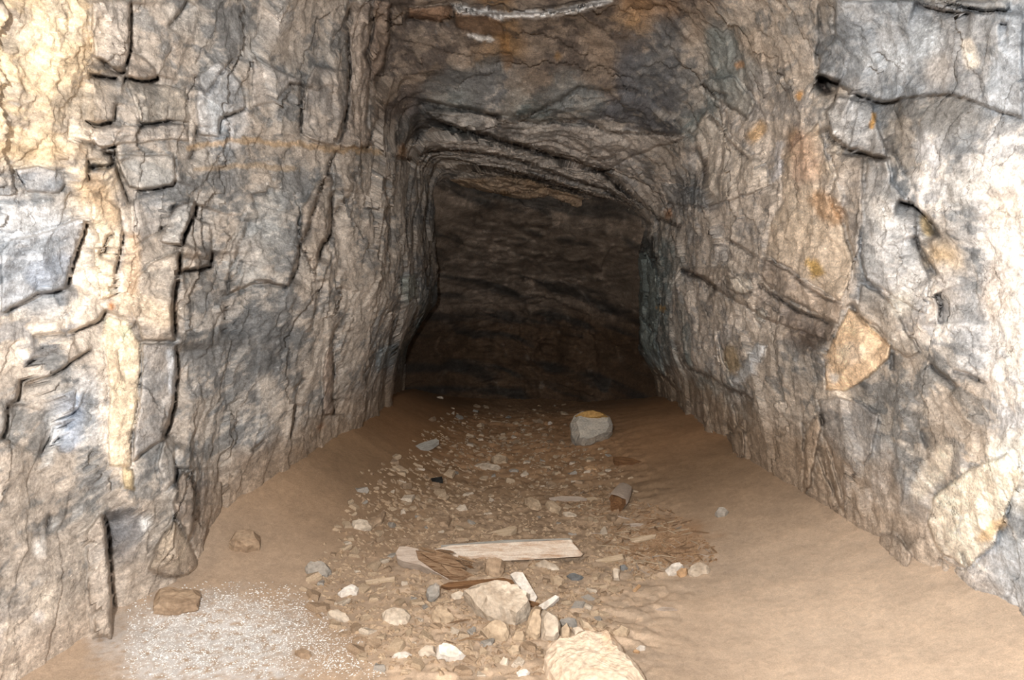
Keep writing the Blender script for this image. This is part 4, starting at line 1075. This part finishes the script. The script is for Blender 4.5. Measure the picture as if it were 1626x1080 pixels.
# stump: a round post end lying towards the mouth of the drift
st = bpy.data.objects.new('wood_stump', None); COL.objects.link(st)
pA = floor_hit(979, 815); pB = floor_hit(994, 782)
st.location = (pA[0], pA[1], ground(pA[0], pA[1])); tag(st, 'grey-brown stump of a round post with a dark hollow end pointing forward', 'stump')
ax = pB - pA; ax[2] = 0; ln = np.linalg.norm(ax); ax /= ln; sd = np.array([ax[1], -ax[0], 0.0])
V = []; Fc = []; nn = 14; rs = np.random.default_rng(4)
for i, (tq, rq) in enumerate([(0, .042), (.12, .046), (.5, .043), (.85, .036), (1.0, .022)]):
    for k in range(nn):
        an = 2 * math.pi * k / nn
        rj = rq * (1 + .12 * math.sin(an * 3 + 1) + rs.normal(0, .03))
        V.append(pA * 0 + np.array(st.location) + ax * (ln * tq + (rs.normal(0, .01) if i == 0 else 0)) + sd * math.cos(an) * rj + np.array([0, 0, .038 + math.sin(an) * rj]))
for i in range(4):
    for k in range(nn):
        Fc.append((i * nn + k, i * nn + (k + 1) % nn, (i + 1) * nn + (k + 1) % nn, (i + 1) * nn + k))
Fc.append(tuple(range(4 * nn, 5 * nn)))
fin('stump_body', V, Fc, np.array(st.location), 'rotpale', st)
V2 = [np.array(V[k]) for k in range(nn)] + [np.array(st.location) + ax * .035 + sd * .022 * math.cos(2 * math.pi * k / nn) + np.array([0, 0, .038 + .022 * math.sin(2 * math.pi * k / nn)]) for k in range(nn)]
F2 = [(k, nn + k, nn + (k + 1) % nn, (k + 1) % nn) for k in range(nn)] + [tuple(range(nn, 2 * nn))]
fe = fin('hollow_end', V2, F2, np.array(st.location), 'rot', st); fe['label'] = 'dark rotten hollow end'

# --- loose chips: each one its own object, meshes shared between alike ones
def chip_mesh(name, mat, seed, flat=.35, ell=1.4):
    rs = np.random.default_rng(seed); n = rs.integers(5, 8)
    an = np.sort(rs.random(n) * 2 * math.pi * .25 + np.arange(n) * 2 * math.pi / n)
    r = .5 * (.8 + .4 * rs.random(n))
    top = np.stack([np.cos(an) * r * ell * .8, np.sin(an) * r * .8, np.full(n, flat * .5) + rs.normal(0, .06, n)], 1)
    midr = np.stack([np.cos(an) * r * ell, np.sin(an) * r, np.zeros(n)], 1)
    V = np.concatenate([top, midr, midr * [.8, .8, 1] - [0, 0, flat * .5]])
    Fc = [tuple(range(n)), tuple(range(3 * n - 1, 2 * n - 1, -1))]
    for i in range(n):
        j = (i + 1) % n
        Fc += [(n + i, n + j, j, i), (2 * n + i, 2 * n + j, n + j, n + i)]
    me = bpy.data.meshes.new(name); me.from_pydata(V.tolist(), [], Fc); me.update(); me.materials.append(MT[mat])
    return me
CH = {}
for mt in ('tan', 'pale', 'grey', 'brown', 'white', 'orange'):
    CH[mt] = [chip_mesh('stone_chip', mt, 20 + i + hash(mt) % 1 + len(mt) * 9, .3 + .1 * i, 1.1 + .25 * i) for i in range(4)]
SPL = [splinter_mesh('wood_splinter', m_, 70 + i) for i, m_ in enumerate(('litter', 'woodtan', 'rotcore', 'rotpale'))]

def in_poly(poly, x, y):
    return float(poly_sd(poly, np.array([x]), np.array([y]))[0]) > 0
RUBBLE = [(700,648),(900,640),(905,690),(980,720),(1010,770),(1000,830),(1060,880),(1040,930),(960,960),(1000,1010),(860,1075),(600,1070),(520,1000),(480,940),(520,850),(580,760),(640,720)]
TAKEN = [np.array(t_[0]) for t_ in THINGS] + [np.array(t_[0]) for t_ in TIMB] + [np.array([(690,860),(926,855),(926,894),(690,894)]), np.array([(628,868),(757,880),(757,922),(628,900)]), np.array([(962,765),(1002,765),(1002,822),(962,822)]), np.array([(905,650),(975,650),(975,710),(905,710)])]
def free(x, y, m_=4):
    for t_ in TAKEN:
        lo = t_.min(0) - m_; hi = t_.max(0) + m_
        if lo[0] < x < hi[0] and lo[1] < y < hi[1]: return False
    return True
def drop(me, name, p, size, lab, cat, grp, tiltmax=.35, flat=1.0):
    o = bpy.data.objects.new(name, me); COL.objects.link(o)
    o.scale = (size, size, size * flat); o.rotation_euler = (random.uniform(-tiltmax, tiltmax), random.uniform(-tiltmax, tiltmax), random.uniform(0, 6.28))
    o.location = (p[0], p[1], ground(p[0], p[1]) + size * .06)
    return tag(o, lab, cat, grp)
KLAB = {'tan': 'small tan stone chip', 'pale': 'small pale cream stone chip', 'grey': 'small grey stone chip', 'brown': 'small dusty brown stone chip'}
def where(x, y):
    if y < 700: return 'in the dim rubble near the tunnel end'
    if y < 770: return 'in the rubble around the two far flat flakes'
    if y < 855: return 'in the rubble behind the rotten log' if x < 700 else ('in the rubble behind the pale plank' if x < 860 else 'in the rubble beside the wooden stump')
    if y < 930: return 'in the rubble left of the rotten log' if x < 640 else ('in the rubble just before the pale plank' if x < 930 else 'in the rubble right of the plank end')
    return 'between the lime patch and the big rounded rock' if x < 690 else ('around the foot of the big rounded rock' if x < 860 else 'beside the large cream slab')
pts_taken = []
def place(poly, n, mind, fn):
    lo = np.min(poly, 0); hi = np.max(poly, 0); c = 0; tries = 0
    while c < n and tries < n * 60:
        tries += 1
        x = random.uniform(lo[0], hi[0]); y = random.uniform(lo[1], hi[1])
        if not in_poly(poly, x, y) or not free(x, y): continue
        sc_ = mind * (.45 + .8 * (y - 640) / 440)
        if any((x - a_) ** 2 + (1.8 * (y - b_)) ** 2 < sc_ * sc_ for a_, b_ in pts_taken): continue
        pts_taken.append((x, y)); fn(x, y); c += 1
def put_stone(x, y):
    k = random.choices(['tan', 'pale', 'grey', 'brown'], [5, 2.2, 1.2, 3.4])[0]
    p = floor_hit(x, y)
    drop(random.choice(CH[k]), 'stone_chip', p, random.choice((.7, .8, 1, 1, 1.3)) * random.uniform(.026, .046) * (1 if y > 760 else 1.15), KLAB[k] + ' ' + where(x, y), 'stone', k + ' stone chips ' + where(x, y))
place(RUBBLE, 270, 15, put_stone)
def wh2(x, y):
    if y < 822 and x < 962: return 'strewn left of the wooden stump'
    if y < 822: return 'strewn right behind the wooden stump'
    if y < 850: return 'at the back of the litter heap right of the plank'
    if y < 880: return 'in the middle of the litter heap right of the plank' if x < 1070 else 'at the right end of the litter heap by the dust bank'
    return 'at the front rim of the litter heap right of the plank'
def put_spl(x, y):
    p = floor_hit(x, y)
    drop(random.choice(SPL), 'wood_splinter', p, random.uniform(.03, .10), 'thin brown wood splinter ' + wh2(x, y), 'splinter', 'wood splinters ' + wh2(x, y), .12)
LITTER = [(860,775),(960,768),(1020,800),(1080,815),(1130,860),(1140,890),(1100,905),(1010,915),(960,880),(940,850),(990,830),(900,815)]
place(LITTER, 130, 9, put_spl)
def put_chip2(x, y):
    p = floor_hit(x, y)
    drop(random.choice(SPL), 'wood_splinter', p, random.uniform(.04, .08), 'thin brown wood splinter under the foot of the big rounded rock', 'splinter', 'wood splinters by the big rock', .12)
place([(715,985),(765,990),(790,1030),(740,1050),(700,1020)], 12, 9, put_chip2)

# --- grit nobody could count: real little pieces joined
def grit(name, n, region, mat, smin, smax, lab, flat=.5, fall=None):
    rs = np.random.default_rng(len(name) * 13)
    V = []; Fc = []; lo = np.min(region, 0); hi = np.max(region, 0)
    xs = rs.uniform(lo[0], hi[0], n * 3); ysx = rs.uniform(lo[1], hi[1], n * 3)
    sdv = poly_sd(region, xs, ysx)
    ok = rs.random(n * 3) < np.clip(sdv / 40 + .15, 0, 1)
    xs = xs[ok & (sdv > 0)][:n]; ysx = ysx[ok & (sdv > 0)][:n]
    for x, y in zip(xs, ysx):
        r = ray(x, y); t = -CAM[2] / r[2]
        for _ in range(4):
            p = CAM + r * t; t = (float(floor_z(p[0], p[1])) - CAM[2]) / r[2]
        p = CAM + r * t; z = ground(p[0], p[1]); s = rs.uniform(smin, smax) * (.7 + .1 * p[1])
        an = rs.random() * 6.28; b0 = len(V); el = rs.uniform(1, 2.2)
        for k in range(5):
            a_ = k * 1.2566 + rs.normal(0, .25)
            u_, v_ = math.cos(a_) * s * el, math.sin(a_) * s
            V.append((p[0] + u_ * math.cos(an) - v_ * math.sin(an), p[1] + u_ * math.sin(an) + v_ * math.cos(an), z - s * .3))
        V.append((p[0] + rs.normal(0, s * .3), p[1] + rs.normal(0, s * .3), z + s * flat))
        for k in range(5): Fc.append((b0 + k, b0 + (k + 1) % 5, b0 + 5))
        Fc.append(tuple(b0 + k for k in range(4, -1, -1)))
    me = bpy.data.meshes.new(name); me.from_pydata(V, [], Fc); me.update(); me.materials.append(MT[mat])
    o = bpy.data.objects.new(name, me); COL.objects.link(o)
    return tag(o, lab, 'gravel', None, 'stuff')
grit('tan_gravel', 2600, RUBBLE, 'gravel', .006, .016, 'fine tan gravel strewn through the rubble of the floor')
grit('pale_gravel', 420, RUBBLE, 'tan', .005, .012, 'fine paler gravel strewn through the rubble of the floor')
grit('brown_gravel', 1300, RUBBLE, 'brown', .007, .018, 'fine brown gravel strewn through the rubble of the floor')
grit('lime_grit', 4200, [(190,1080),(200,960),(330,925),(470,925),(560,1000),(620,1079)], 'lime', .002, .0042, 'white lime grit on the ground by the left wall')
grit('wood_crumbs', 1800, LITTER, 'litter', .005, .014, 'reddish brown wood crumbs of the litter right of the plank', .35)
